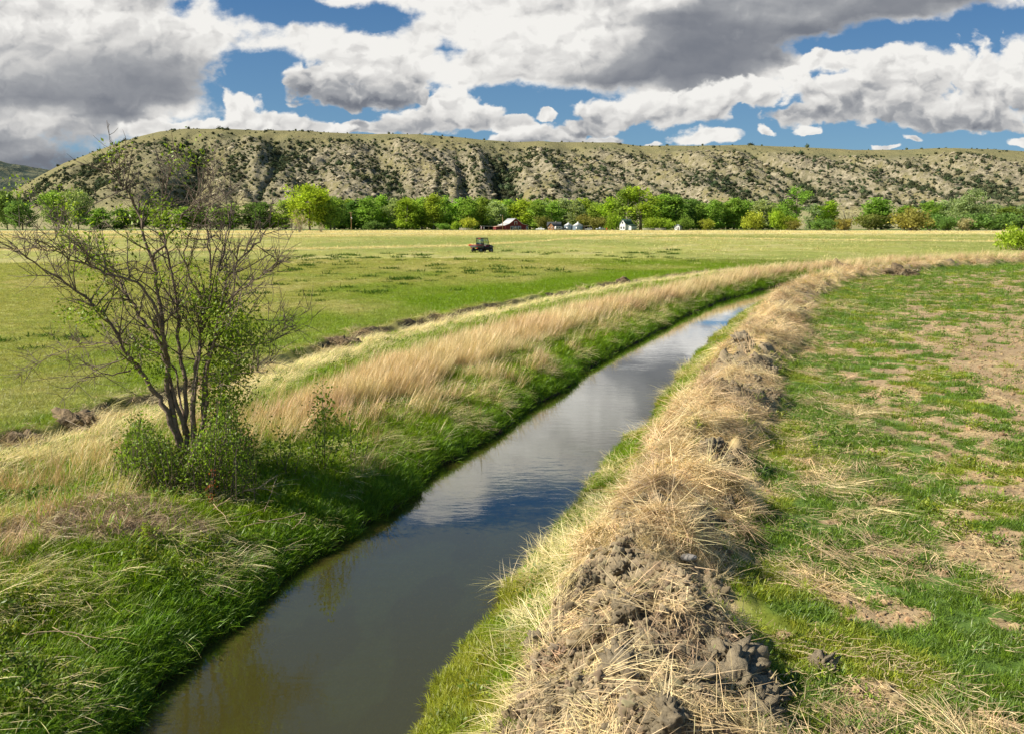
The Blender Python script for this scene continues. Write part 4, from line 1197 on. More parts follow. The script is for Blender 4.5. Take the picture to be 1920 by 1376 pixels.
def build_trees():
    ROW = 'cottonwoods of the row behind the hayfield'
    # the row between the big yellow-green tree and the barn, counted from the left
    xs = [(625, 371, 36, 'dark'), (662, 379, 34, 'dark'), (690, 372, 38, 'green'), (716, 368, 32, 'green'), (741, 373, 30, 'pale'), (763, 372, 38, 'bright'), (790, 371, 30, 'green'), (812, 367, 30, 'bright'), (834, 371, 28, 'green'),
          (857, 374, 34, 'green'), (878, 370, 30, 'green'), (903, 371, 36, 'green'), (930, 378, 28, 'pale'), (953, 377, 32, 'green'), (981, 376, 40, 'bright'), (1010, 377, 34, 'green'), (1036, 379, 34, 'green'), (1081, 376, 28, 'pale'), (1118, 383, 32, 'green')]
    od = ['first', 'second', 'third', 'fourth', 'fifth', 'sixth', 'seventh', 'eighth', 'ninth', 'tenth', 'eleventh', 'twelfth']
    nm = dict(dark='dark green', green='mid green', pale='pale grey-green', bright='light green')
    for i, (px, tp, w, c) in enumerate(xs):
        if px < 905: lb = '%s cottonwood, %s right of the big yellow-green tree in the row' % (nm[c], od[i])
        elif px < 960: lb = '%s cottonwood rising behind the %s of the red barn' % (nm[c], 'low shed' if px < 940 else 'white roof')
        elif px < 1000: lb = 'broad light green cottonwood behind the gable of the red barn'
        else: lb = ['mid green cottonwood behind the white pickup right of the barn', 'mid green cottonwood behind the brown cabin', 'small pale cottonwood behind the two round grain bins', 'mid green cottonwood left of the white farmhouse'][[1010, 1036, 1081, 1118].index(px)]
        tree('cottonwood', 'tall', px, tp, 430, 590 + (i * 37 % 23), w * 1.2, c, lb, group=ROW)
    # a second, darker file stands close behind and fills the gaps
    g = np.random.default_rng(5)
    for px in np.arange(608, 1130, 11):
        tree('cottonwood', 'tall', px + g.uniform(-4, 4), g.uniform(373, 384), 430, 625 + g.uniform(0, 25), g.uniform(28, 42), ('green', 'bright', 'pale', 'green')[int(g.integers(4))], 'green cottonwood of the rear file, half hidden by the front row left of the farmhouse', group='rear file of cottonwoods')
    for px in np.arange(1215, 1475, 14):
        tree('cottonwood', 'tall', px + g.uniform(-4, 4), g.uniform(376, 392), 430, 620 + g.uniform(0, 25), g.uniform(26, 38), 'green' if g.uniform() < .6 else 'dark', 'green cottonwood in the rear file right of the white farmhouse', group='rear file of cottonwoods right of the farmhouse')
    tree('cottonwood', 'round', 578, 351, 437, 520, 74, 'yellow', 'big round yellow-green cottonwood, brightest tree left of the barn')
    tree('cottonwood', 'round', 618, 372, 437, 530, 58, 'green', 'round green tree overlapping the right side of the big yellow-green tree')
    tree('thicket_shrub', 'thicket', 560, 399, 438, 375, 46, 'grey', 'leafless grey-brown thicket at the foot of the yellow-green tree', 'shrub')
    tree('thicket_shrub', 'thicket', 602, 420, 438, 380, 18, 'grey', 'small bare shrub right of the leafless thicket at the hayfield edge', 'shrub')
    for px, tp, w, c, kd, lb in [(345, 388, 40, 'green', 'tall', 'green tree seen through the right branches of the bare shrub'), (372, 384, 34, 'green', 'tall', 'second green tree seen through the right branches of the bare shrub'), (404, 392, 34, 'green', 'tall', 'low green tree just right of the bare shrub crown'),
                                 (432, 384, 38, 'green', 'tall', 'green tree left of the pair of dark trees in the left row'), (470, 381, 40, 'dark', 'tall', 'dark green tree, taller of the pair left of the yellow-green tree'), (492, 380, 36, 'dark', 'tall', 'dark green tree, second of the pair left of the yellow-green tree'),
                                 (510, 396, 26, 'bright', 'tall', 'small light green tree right of the dark pair'), (534, 378, 40, 'green', 'tall', 'green tree touching the left side of the yellow-green tree'),
                                 (100, 362, 46, 'green', 'round', 'round light green tree behind the left branches of the bare shrub'), (142, 358, 40, 'pale', 'round', 'pale grey-green tree behind the left branches of the bare shrub'), (185, 390, 40, 'green', 'tall', 'green tree behind the middle of the bare shrub'),
                                 (225, 392, 40, 'dark', 'tall', 'dark tree behind the middle of the bare shrub'), (262, 388, 40, 'green', 'tall', 'green tree behind the main stems of the bare shrub'), (300, 392, 40, 'green', 'tall', 'green tree behind the right stems of the bare shrub')]:
        tree('cottonwood', kd, px, tp, 428, 610, w * 1.1, c, lb)
    tree('broadleaf_tree', 'round', 8, 362, 425, 560, 46, 'dark', 'dark tree cut by the left edge of the view')
    tree('broadleaf_tree', 'round', 38, 379, 425, 530, 52, 'dark', 'dark round tree at the far left beside the tree cut by the edge')
    # behind and right of the farmhouse
    tree('cottonwood', 'tall', 1148, 371, 430, 575, 44, 'yellow', 'yellowish spring tree behind the white farmhouse')
    tree('cottonwood', 'tall', 1178, 352, 431, 566, 50, 'green', 'tall green tree, left half of the highest clump right of the farmhouse')
    tree('cottonwood', 'gaunt', 1203, 341, 431, 560, 62, 'bright', 'tallest bright green cottonwood, just right of the white farmhouse')
    for px, tp, w, c, lb in [(1243, 368, 44, 'green', 'green tree right of the tallest cottonwood'), (1268, 370, 36, 'green', 'second green tree right of the tallest cottonwood'), (1290, 375, 34, 'dark', 'dark green tree behind the small white shed'), (1316, 382, 34, 'green', 'green tree right of the small white shed'),
                             (1340, 376, 34, 'green', 'light green tree behind the small yellow bush'), (1366, 380, 32, 'green', 'green tree between the small yellow bush and the orange one'), (1378, 374, 38, 'green', 'taller green tree left of the orange-yellow bush'), (1400, 378, 36, 'green', 'green tree behind the orange-yellow bush'),
                             (1432, 377, 46, 'pale', 'pale round tree above the orange-yellow bush'), (1462, 383, 34, 'green', 'green tree left of the gaunt dark tree'), (1528, 384, 34, 'pale', 'pale tree right of the gaunt dark tree'), (1645, 372, 46, 'green', 'green open-crowned tree right of the dark olive bush'),
                             (1655, 390, 40, 'pale', 'pale low tree beside the open-crowned green tree'), (1745, 380, 40, 'green', 'green tree left of the pale spreading willow'), (1772, 378, 40, 'pale', 'grey-green tree overlapping the left of the willow'), (1868, 384, 46, 'pale', 'grey-green tree right of the willow'),
                             (1895, 388, 40, 'green', 'green tree next to the right edge of the view'), (1918, 386, 36, 'pale', 'pale tree cut by the right edge of the view'), (1700, 388, 36, 'green', 'green tree behind the big olive bush')]:
        tree('cottonwood', 'tall', px, tp, 430, 580 + (px * 7 % 29), w * 1.15, c, lb)
    tree('cottonwood', 'gaunt', 1495, 341, 432, 545, 50, 'green', 'gaunt dark tree with open crown standing above the row right of centre')
    tree('cottonwood', 'tall', 1556, 379, 432, 550, 40, 'yellow', 'bright yellow-green tree right of the gaunt dark tree')
    tree('cottonwood', 'bare', 1592, 383, 432, 555, 46, 'tan', 'bare tan tree just coming into leaf right of the yellow-green tree')
    tree('willow', 'willow', 1826, 358, 432, 560, 78, 'pale', 'large pale spreading willow near the right edge', 'tree')
    for px, tp, b_, y, w, c, lb in [(881, 411, 430, 555, 28, 'orange', 'round golden-yellow bush left of the red barn'), (854, 416, 430, 560, 18, 'bright', 'small green bush left of the golden-yellow bush'), (832, 420, 430, 565, 24, 'green', 'low green bush at the foot of the row left of the golden bush'), (1328, 413, 431, 540, 32, 'orange', 'small yellow bush right of the small white shed'),
                                    (1413, 398, 431, 535, 42, 'orange', 'orange-yellow bush in front of the pale round tree'), (1458, 398, 431, 540, 34, 'yellow', 'yellowish bush left of the gaunt dark tree'), (1478, 408, 431, 535, 34, 'bright', 'light green bush under the gaunt dark tree'),
                                    (1545, 411, 434, 500, 46, 'dark', 'dark green rounded bush below the yellow-green tree'), (1580, 412, 433, 510, 34, 'olive', 'olive bush right of the dark rounded bush'), (1630, 405, 428, 575, 52, 'olive', 'wide dark olive bush on the green meadow'),
                                    (1712, 393, 436, 490, 74, 'olive', 'largest olive-brown bush at the hayfield edge on the right'), (1777, 408, 436, 480, 38, 'dark', 'dark green bush right of the largest olive bush'), (1806, 411, 436, 480, 36, 'tan', 'tan bush beside the dark green bush'), (1838, 402, 432, 530, 70, 'dark', 'dark low thicket below the pale willow'),
                                    (1885, 402, 432, 530, 60, 'dark', 'dark low thicket right of the willow'), (1745, 404, 434, 525, 50, 'dark', 'dark low thicket behind the largest olive bush'), (1150, 399, 431, 552, 26, 'yellow', 'yellow bush close to the left wall of the white farmhouse'), (1222, 410, 431, 545, 36, 'bright', 'light green bush right of the farmhouse roof'),
                                    (1246, 412, 431, 545, 32, 'bright', 'light green bush left of the small white shed'), (1285, 408, 431, 545, 34, 'green', 'green bush right of the small white shed'), (1122, 409, 430, 560, 34, 'olive', 'olive bush above the parked pale pickup'), (1098, 405, 430, 570, 30, 'olive', 'olive bush behind the tan shed'),
                                    (700, 415, 430, 560, 40, 'dark', 'low dark bush under the row right of the wooden pole'), (1020, 408, 430, 570, 30, 'olive', 'grey-olive bush above the white pickup'), (1490, 416, 432, 528, 30, 'olive', 'low olive bush at the foot of the gaunt tree')]:
        tree('bush', 'bush', px, tp, b_, y, w, c, lb, 'bush')
    tree('bush', 'bush', 1906, 425, 470, 126, 62, 'bright', 'round bright green bush beside the ditch at the right edge', 'bush').location.z = -.05


build_trees()
# ------------------------------------------------------------------ the shrub on the left bank
SHRUB_BARK = simple('shrub_bark', (.21, .155, .115), .9, var=.35, scale=14., bump=.5)
TWIG = simple('twig_bark', (.17, .13, .10), .85, var=.3, scale=9.)
MAT_SLEAF = leafy('shrub_leaves', (.24, .34, .03), .45, .5, 1.2, .02)
MAT_BLEAF = leafy('sucker_leaves', (.20, .30, .028), .45, .55, 1.2, .02)
SY = 12.2


def build_shrub():
    g = np.random.default_rng(21)
    z0 = float(height(np.array([-4.35]), np.array([SY]))[0])
    root = empty('bare_shrub', (-4.35, SY, z0), 'tall half-bare many-stemmed shrub on the left ditch bank, green leaves at its foot', 'shrub')
    O = np.array((-4.35, SY, z0))

    def W(zx, zy, dy=0.):
        """a point read off the enlarged view of the shrub"""
        px, py = zx / 1.911, 240 + zy / 1.911
        return np.array(at(px, py, SY + dy)) - O
    B = [(640, 1190), (655, 1190), (680, 1190), (700, 1195), (720, 1200)]
    st_ = [([(652, 1180), (600, 1010), (540, 930), (490, 850), (440, 790), (400, 700), (350, 640), (250, 570), (120, 480), (35, 415)], .055, -.2),
           ([(662, 1180), (622, 1040), (600, 900), (590, 760), (575, 640), (545, 480), (500, 330), (460, 230), (425, 195), (395, 110)], .060, .1),
           ([(672, 1190), (668, 1060), (665, 900), (640, 780), (640, 660), (620, 560), (600, 440), (575, 330), (600, 200), (612, 110)], .050, .45),
           ([(690, 1180), (690, 980), (705, 880), (715, 790), (722, 700), (745, 640), (758, 520), (740, 400), (745, 300)], .055, -.05),
           ([(715, 1200), (722, 1100), (733, 900), (750, 780), (790, 680), (803, 560), (850, 480), (930, 400), (985, 340)], .050, .2),
           ([(720, 1150), (745, 830), (780, 700), (840, 600), (905, 555), (1005, 490)], .036, -.4),
           ([(664, 1100), (604, 890), (565, 745), (505, 680), (450, 600), (400, 520), (330, 465), (250, 400), (160, 300)], .042, .5),
           ([(600, 830), (560, 640), (490, 555), (380, 520), (280, 480), (170, 430), (55, 440)], .034, -.5),
           ([(545, 480), (600, 400), (640, 330), (690, 270), (745, 215), (778, 140)], .026, .2),
           ([(672, 1100), (650, 1000), (628, 860), (560, 800), (480, 770), (330, 775), (210, 800), (125, 850)], .024, .7),
           ([(500, 860), (420, 880), (340, 880), (262, 920)], .018, -.4),
           ([(728, 880), (800, 876), (880, 880), (955, 875)], .020, -.3),
           ([(800, 670), (880, 675), (960, 690), (1085, 685)], .018, .5),
           ([(752, 790), (850, 780), (960, 770), (1075, 712)], .022, .3),
           ([(745, 640), (690, 560), (650, 450), (700, 330), (720, 250)], .024, -.3),
           ([(790, 680), (770, 560), (800, 420), (830, 330), (800, 230)], .026, .6)]
    allp = []
    for pts, r, dd in st_:
        m = len(pts); off = np.linspace(0, dd * 1.7, m)
        P = np.array([W(a, b, o_) for (a, b), o_ in zip(pts, off)])
        # resample with a little crookedness
        t = np.linspace(0, m - 1, (m - 1) * 4 + 1); Q = np.column_stack([np.interp(t, np.arange(m), P[:, k_]) for k_ in range(3)])
        for _ in range(2): Q[1:-1] = (Q[:-2] + 2 * Q[1:-1] + Q[2:]) / 4
        Q[1:-1] += g.normal(0, .014, Q[1:-1].shape)
        n = len(Q); rr = r * (1 - .86 * np.linspace(0, 1, n) ** .8)
        stem = MB(); stem.tube(Q, .8 * rr * (1 + g.normal(0, .06, n)), 8)
        tw = MB()
        L0 = np.linalg.norm(np.diff(Q, axis=0), axis=1).sum()
        # side branches, then twigs
        nb = int(L0 * 9)
        for _ in range(nb):
            f = g.uniform(.30, 1.0); i = min(int(f * (n - 1)), n - 2)
            if Q[i][2] < 1.15: continue
            d0 = Q[i + 1] - Q[i]; d0 /= np.linalg.norm(d0)
            d = d0 * .7 + g.normal(0, .62, 3) + (0, 0, .30); d /= np.linalg.norm(d)
            bl = g.uniform(.35, 1.05) * (1.15 - .55 * f); k_ = 6; p = Q[i].copy(); br = [p.copy()]
            for s_ in range(k_):
                d = d + g.normal(0, .15, 3) + (0, 0, .03); d /= np.linalg.norm(d); p = p + d * bl / k_; br.append(p.copy())
            rb = min(rr[i] * .55, .011)
            tw.tube(br, np.linspace(rb, .0028, k_ + 1), 5, a=g.uniform(0, 1)); allp += br[2:]
            for _ in range(g.integers(4, 8)):
                j = g.integers(1, k_); e = (br[j + 1] - br[j]) / (bl / k_) * .7 + g.normal(0, .55, 3) + (0, 0, .1); e /= np.linalg.norm(e); tl = g.uniform(.12, .42); q0 = br[j]
                q1 = q0 + e * tl * .5; e = e + g.normal(0, .25, 3) + (0, 0, .1); e /= np.linalg.norm(e); q2 = q1 + e * tl * .5
                tw.tube([q0, q1, q2], [.0042, .0032, .0018], 4, False, a=g.uniform(0, 1)); allp += [q1, q2]
                if g.uniform() < .5:
                    e = e + g.normal(0, .7, 3); e /= np.linalg.norm(e); tw.tube([q1, q1 + e * tl * .4], [.0028, .0016], 3, False)
        o = stem.build('stem', SHRUB_BARK, root, True); tw.build('twigs', TWIG, o)
    allp = np.array(allp)
    # leaf sprays in the crown, where the photograph shows them
    sp = [(405, 95, 40), (70, 205, 16), (65, 240, 14), (612, 95, 14), (710, 95, 14), (708, 110, 10), (640, 140, 24), (225, 250, 22), (235, 290, 24), (265, 300, 16), (560, 275, 40), (585, 330, 50), (640, 370, 34), (620, 390, 20), (330, 415, 40), (345, 440, 40), (255, 400, 40), (230, 405, 30), (295, 490, 40),
          (370, 490, 40), (245, 660, 50), (310, 665, 55), (345, 680, 40), (385, 620, 30), (455, 620, 24), (365, 545, 30), (475, 400, 20), (435, 310, 24), (680, 500, 26), (575, 540, 24), (500, 760, 40), (520, 800, 70), (480, 840, 50), (545, 830, 60), (730, 620, 90), (740, 660, 110), (765, 640, 90), (720, 680, 60),
          (800, 700, 90), (830, 740, 110), (860, 700, 110), (870, 760, 110), (820, 800, 120), (850, 840, 110), (800, 860, 90), (880, 870, 50), (760, 600, 50), (800, 545, 24), (890, 635, 12), (780, 910, 110), (830, 950, 110), (800, 990, 110), (770, 960, 80), (950, 760, 24), (560, 870, 50)]
    C_ = []; 
    for zx, zy, n in sp:
        c = W(zx, zy, g.uniform(-.45, .35)); C_.append(c + g.normal(size=(int(n * (2.4 if n < 80 else 3.6)), 3)) * (.10 if n < 60 else .16))
    C_ = np.vstack(C_); V, Tt, av = leaves(C_, .050, .58, .4, 31); lf = MB(); lf.add(V, tris=Tt, a=av)
    lf.build('crown_leaves', MAT_SLEAF, root)
    # the skirt of suckers round the foot
    sk = MB(); sl = []; 
    ext = [(z_, b_) for z_, b_ in zip(range(425, 920, 8), [0] * 80)]
    for zx, _ in ext:
        for rep in range(7):
            top = np.interp(zx, [400, 440, 480, 540, 600, 680, 740, 800, 860, 960], [1230, 1100, 1000, 1050, 1130, 1140, 1000, 920, 1020, 1180]) + abs(g.normal(0, 110)) + 50 * (fbm(np.array([zx / 40.]), np.array([rep * .7]), 9, 2)[0] - .5)
            dy = g.uniform(-.95, .75); bz = np.interp(zx, [400, 520, 700, 960], [1290, 1340, 1300, 1200])
            p = W(zx + g.uniform(-6, 6), top, dy); xb = p[0] * .78 + g.normal(0, .16); gx_, gy_ = xb + O[0], dy + SY
            q0 = np.array((xb, dy, float(height(np.array([gx_]), np.array([gy_]))[0]) - z0)); 
            if p[2] - q0[2] < .25: p[2] = q0[2] + g.uniform(.25, .6)
            m_ = (q0 + p) / 2 + g.normal(0, .05, 3)
            sk.tube([q0, m_, p], [.007, .005, .002], 4, False, a=g.uniform(0, 1))
            k_ = int(8 + 40 * np.linalg.norm(p - q0)); f = g.uniform(.08, 1, k_) ** .8
            sl.append(q0 + (p - q0) * f[:, None] + g.normal(0, .055, (k_, 3)))
    sl = np.vstack(sl); V, Tt, av = leaves(sl, .046, .58, .5, 32); lf = MB(); lf.add(V, tris=Tt, a=av)
    o = sk.build('sucker_stems', TWIG, root); lf.build('sucker_leaves', MAT_BLEAF, o)


build_shrub()


def sapling(px, py, tops, label, seed, leaf=(.19, .29, .028), nlf=26, spread=.05, ls=.056, name='sapling', cat='sapling', stemr=.007):
    g = np.random.default_rng(seed)
    x, y, z = GT(px, py); O = np.array((x, y, z))
    r = empty(name, tuple(O), label, cat)
    s = MB(); L = []
    for (tx, ty) in tops:
        p = np.array(at(tx, ty, y + g.uniform(-.25, .25))) - O; q0 = np.array((g.normal(0, .07), g.normal(0, .07), -.05)) + np.array((p[0] * .25, 0, 0))
        m1 = q0 + (p - q0) * .4 + g.normal(0, .04, 3); m2 = q0 + (p - q0) * .72 + g.normal(0, .04, 3)
        s.tube([q0, m1, m2, p], [stemr, stemr * .8, stemr * .55, stemr * .3], 5)
        n = int(nlf * np.linalg.norm(p - q0) / .5) + 4; f = g.uniform(.15, 1.0, n)[:, None]
        L.append(q0 + (p - q0) * f + g.normal(0, spread, (n, 3)))
    s.build('stem', TWIG, r); L = np.vstack(L)
    V, Tt, av = leaves(L, ls, .55, .5, seed); lf = MB(); lf.add(V, tris=Tt, a=av)
    lf.build('leaves', leafy('sapling_leaves', leaf, .45, .5, 1.2, .02), r)


def build_small_plants():
    sapling(600, 880, [(606, 712), (600, 735), (618, 760), (590, 765), (634, 775), (575, 800), (645, 800), (560, 830)], 'slim leafy sapling standing right of the half-bare shrub', 41, nlf=62, spread=.075)
    sapling(668, 868, [(655, 770), (672, 790), (645, 810), (690, 815)], 'low leafy sucker growing in the golden grass right of the slim sapling', 42, nlf=44, spread=.07)
    sapling(545, 895, [(518, 795), (540, 815), (500, 825), (560, 840), (480, 840), (470, 860)], 'low leafy sucker between the half-bare shrub and the slim sapling', 43, nlf=52, spread=.08)
    sapling(398, 962, [(398, 880), (392, 905)], 'small rust-red weed stalk in front of the half-bare shrub', 44, leaf=(.35, .11, .04), nlf=14, spread=.02, ls=.045, name='weed_stalk', cat='weed', stemr=.005)


build_small_plants()
# ------------------------------------------------------------------ the farmstead
RED = simple('barn_red', (.17, .030, .030), .85, var=.2, scale=1.5); WHT = simple('white_paint', (.78, .77, .74), .6, var=.06); TIN = simple('pale_tin', (.62, .60, .57), .45, .3, .12, 1.5)
DARKW = simple('inner_shade', (.025, .022, .02), .9); GREYW = simple('weathered_boards', (.26, .23, .20), .9, var=.25, scale=2.); BROWN = simple('brown_logs', (.28, .14, .065), .8, var=.2, scale=2.)  # DARKW: shade inside the sheds and windows, painted in as near-black
SLATE = simple('dark_shingle', (.07, .075, .075), .8, var=.2, scale=2.); GREENR = simple('green_tin', (.05, .10, .085), .5, var=.15, scale=2.); GALV = simple('galvanised', (.30, .36, .42), .4, .5, .1, 2.); TANR = simple('tan_roof', (.48, .40, .27), .7, var=.1)
GLASS = simple('dark_glass', (.03, .04, .045), .1, var=.05, spec=.6); RUB = simple('tyre_rubber', (.02, .02, .02), .8); STEEL = simple('rim_steel', (.35, .35, .36), .4, .7); WOODP = simple('pole_wood', (.33, .20, .10), .9, var=.2)
BLK = simple('black_plastic', (.022, .022, .026), .45, var=.1); UTVRED = simple('utility_red', (.42, .035, .025), .35, var=.06, spec=.5); PLASG = simple('grey_plastic', (.11, .11, .12), .5); ORG = simple('orange_canvas', (.50, .09, .03), .8, var=.2, scale=8.)
SILV = simple('silver_paint', (.55, .57, .6), .3, .3, .05)
YB = 545.


def slab(mb, x0, z0, x1, z1, y0, y1, th):
    """a sloping roof slab between two edges in x,z"""
    n = np.array((-(z1 - z0), x1 - x0)); n = n / np.linalg.norm(n) * th
    mb.prism([(x0, z0), (x1, z1), (x1 + n[0], z1 + n[1]), (x0 + n[0], z0 + n[1])], y0, y1)


def build_barn():
    x, y = G(967, 432)[0] / G(967, 432)[1] * YB, YB
    r = empty('barn', (x, y, 0), 'red barn with white tin roof and white trimmed gable before the tree row', 'barn', rz=R(16))
    MB().prism([(-6.6, 0), (7.9, 0), (7.9, 2.75), (4.15, 3.75), (0, 7.0), (-4.15, 3.75), (-6.6, 2.9)], -.0, 17).build('wall', RED, r)
    ro = MB(); slab(ro, -4.2, 3.85, 0, 7.12, -.45, 17.5, .14); slab(ro, 0, 7.12, 4.2, 3.85, -.45, 17.5, .14); slab(ro, -6.95, 2.9, -4.2, 3.86, -.45, 17.5, .13); slab(ro, 4.2, 3.86, 8.3, 2.75, -.45, 17.5, .13); ro.build('roof', TIN, r)
    d = MB().box((.05, -.05, 1.35), (3.3, .1, 2.7)).build('door', GREYW, r); MB().box((.05, -.12, 1.35), (.1, .06, 2.7)).box((-1.6, -.12, 1.35), (.12, .06, 2.7)).box((1.7, -.12, 1.35), (.12, .06, 2.7)).build('door_trim', WHT, d)
    for xx, w, z0, hh in ((-2.5, 1.2, 1.35, 2.1), (2.6, 1.2, 1.35, 2.1), (7.2, 1.0, 1.2, 1.9)):
        f = MB(); f.box((xx - w / 2, -.08, z0), (.22, .14, hh)).box((xx + w / 2, -.08, z0), (.22, .14, hh)).box((xx, -.08, z0 + hh / 2), (w + .3, .14, .22)).box((xx, -.08, z0 - hh / 2), (w + .3, .14, .2))
        fo = f.build('window', WHT, r); MB().box((xx, -.03, z0), (w - .2, .05, hh - .2)).build('pane', DARKW, fo)
    f = MB(); f.box((-.75, -.08, 4.3), (.22, .14, 1.9)).box((.75, -.08, 4.3), (.22, .14, 1.9)).box((0, -.08, 5.3), (1.75, .14, .24)); lo = f.build('loft_door', WHT, r); MB().box((0, -.03, 4.25), (1.3, .05, 1.8)).build('door_panel', RED, lo)
    MB().prism([(-12., 0), (-6.6, 0), (-6.6, 2.6), (-12., 2.05)], 1.2, 12).build('lean_to', RED, r)
    lr = MB(); slab(lr, -12.4, 2.08, -6.6, 2.7, .8, 12.4, .12); lr.build('lean_to_roof', simple('rusty_tin', (.52, .33, .22), .6, .2, .2, 1.5), r)
    # low open shed to the left of the barn
    x2 = (918 - 960) / F / cp * YB - 1.5
    s = empty('open_shed', (x2, YB + 5, 0), 'low red open-fronted shed left of the red barn', 'shed', rz=R(6))
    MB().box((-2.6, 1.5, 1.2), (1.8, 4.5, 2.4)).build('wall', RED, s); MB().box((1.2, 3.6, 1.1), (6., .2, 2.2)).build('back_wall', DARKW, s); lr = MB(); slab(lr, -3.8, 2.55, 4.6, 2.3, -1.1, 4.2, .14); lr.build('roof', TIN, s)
    MB().box((-3.45, -.8, 1.2), (.25, .25, 2.4)).box((-1.75, -.8, 1.2), (.25, .25, 2.4)).build('corner_boards', WHT, s)
    for xx in (1.2, 4.2): MB().box((xx, -.8, 1.15), (.2, .2, 2.3)).build('post', WOODP, s)
    MB().box((-2.6, -.79, 1.35), (.9, .08, 1.1)).build('window', DARKW, s)


def gable_house(name, px, y, w, dp, eave, ridge, wall, roof, label, cat, rz, wins=(), door=None, chim=False, axis='x'):
    x = (px - 960) / F / cp * y
    r = empty(name, (x, y, 0), label, cat, rz=rz)
    MB().prism([(-w / 2, 0), (w / 2, 0), (w / 2, eave), (0, ridge), (-w / 2, eave)], 0, dp).build('wall', wall, r)
    ro = MB(); sl = (ridge - eave) / (w / 2); slab(ro, -w / 2 - .4, eave - .4 * sl + .06, 0, ridge + .07, -.4, dp + .4, .14); slab(ro, 0, ridge + .07, w / 2 + .4, eave - .4 * sl + .06, -.4, dp + .4, .14); o = ro.build('roof', roof, r)
    if chim: MB().box((w * .15, dp * .5, ridge + .35), (.5, .5, 1.1)).build('chimney', GREYW, o)
    for xx, z, ww, hh in wins:
        f = MB().box((xx, -.05, z), (ww, .1, hh)).build('window', WHT if wall is not WHT else GREYW, r); MB().box((xx, -.11, z), (ww - .2, .03, hh - .2)).build('pane', GLASS, f)
    if door: MB().box((door, -.04, 1.), (.95, .08, 2.)).build('door', GREYW, r)
    return r


def wheel(root, x, y, r, w, name='wheel'):
    n = 20; th = np.linspace(0, 2 * math.pi, n, endpoint=False)
    prof = [(-w / 2, r * .62), (-w / 2, r * .9), (-w * .32, r), (w * .32, r), (w / 2, r * .9), (w / 2, r * .62)]
    V = np.array([(x + rr * math.cos(t), y + yy, r + rr * math.sin(t)) for yy, rr in prof for t in th]); m = len(prof)
    Q = [(i * n + j, i * n + (j + 1) % n, (i + 1) % m * n + (j + 1) % n, (i + 1) % m * n + j) for i in range(m) for j in range(n)]
    mb = MB(); mb.add(V, quads=Q); o = mb.build(name, RUB, root, True)
    rim = MB(); rim.tube([(x, y - w * .36, r), (x, y + w * .36, r)], [r * .62, r * .62], 16); rim.tube([(x, y - w * .44, r), (x, y + w * .44, r)], r * .18, 10); rim.build('rim', STEEL, o)
    return o


def pickup(px, y, rz, mat, label, kind='pickup', L=5.4):
    x = (px - 960) / F / cp * y
    r = empty(kind, (x, y, 0), label, 'pickup' if kind == 'pickup' else 'car', rz=rz)
    if kind == 'pickup':
        MB().prism([(-2.7, .5), (2.65, .5), (2.7, .95), (2.55, 1.12), (1.25, 1.2), (.75, 1.85), (-.55, 1.9), (-.75, 1.22), (-2.7, 1.2)], -.95, .95).build('body', mat, r)
        MB().prism([(.95, 1.28), (.62, 1.76), (-.45, 1.8), (-.6, 1.28)], -.965, .965).build('side_window', GLASS, r)
        MB().box((-1.75, 0, 1.19), (1.75, 1.6, .06)).build('cargo_bed', PLASG, r)
    else:
        MB().prism([(-2.2, .45), (2.2, .45), (2.25, .8), (2.1, .95), (1.1, 1.05), (.45, 1.6), (-1.3, 1.62), (-2.1, 1.15)], -.88, .88).build('body', mat, r)
        MB().prism([(.85, 1.1), (.4, 1.52), (-1.2, 1.54), (-1.7, 1.12)], -.895, .895).build('side_window', GLASS, r)
    q = 1.75 if kind == 'pickup' else 1.4
    for xx in (q, -q):
        for yy in (-.82, .82): wheel(r, xx, yy, .4, .26)
    MB().box((2.66 if kind == 'pickup' else 2.2, 0, .62), (.12, 1.7, .2)).build('bumper', STEEL, r)
    for yy in (-.7, .7): MB().box((2.62 if kind == 'pickup' else 2.17, yy, .9), (.1, .35, .16)).build('headlight', WHT, r)
    return r


def grain_bin(px, y, rad, h, label):
    x = (px - 960) / F / cp * y
    r = empty('grain_bin', (x, y, 0), label, 'grain bin')
    b = MB(); zs = np.linspace(0, h, 13); b.tube([(0, 0, z) for z in zs], [rad * (1 + .012 * (i % 2)) for i in range(13)], 28); b.build('bin_wall', GALV, r, True)
    c = MB(); c.tube([(0, 0, h - .05), (0, 0, h + rad * .5), (0, 0, h + rad * .58)], [rad * 1.06, rad * .16, rad * .16], 28); o = c.build('roof', WHT, r); MB().tube([(0, 0, h + rad * .58), (0, 0, h + rad * .58 + .5)], .28, 10).build('cap', TIN, o)
    MB().box((-rad * .3, -rad * .99, 1.), (.8, .12, 1.9)).build('door', TIN, r)


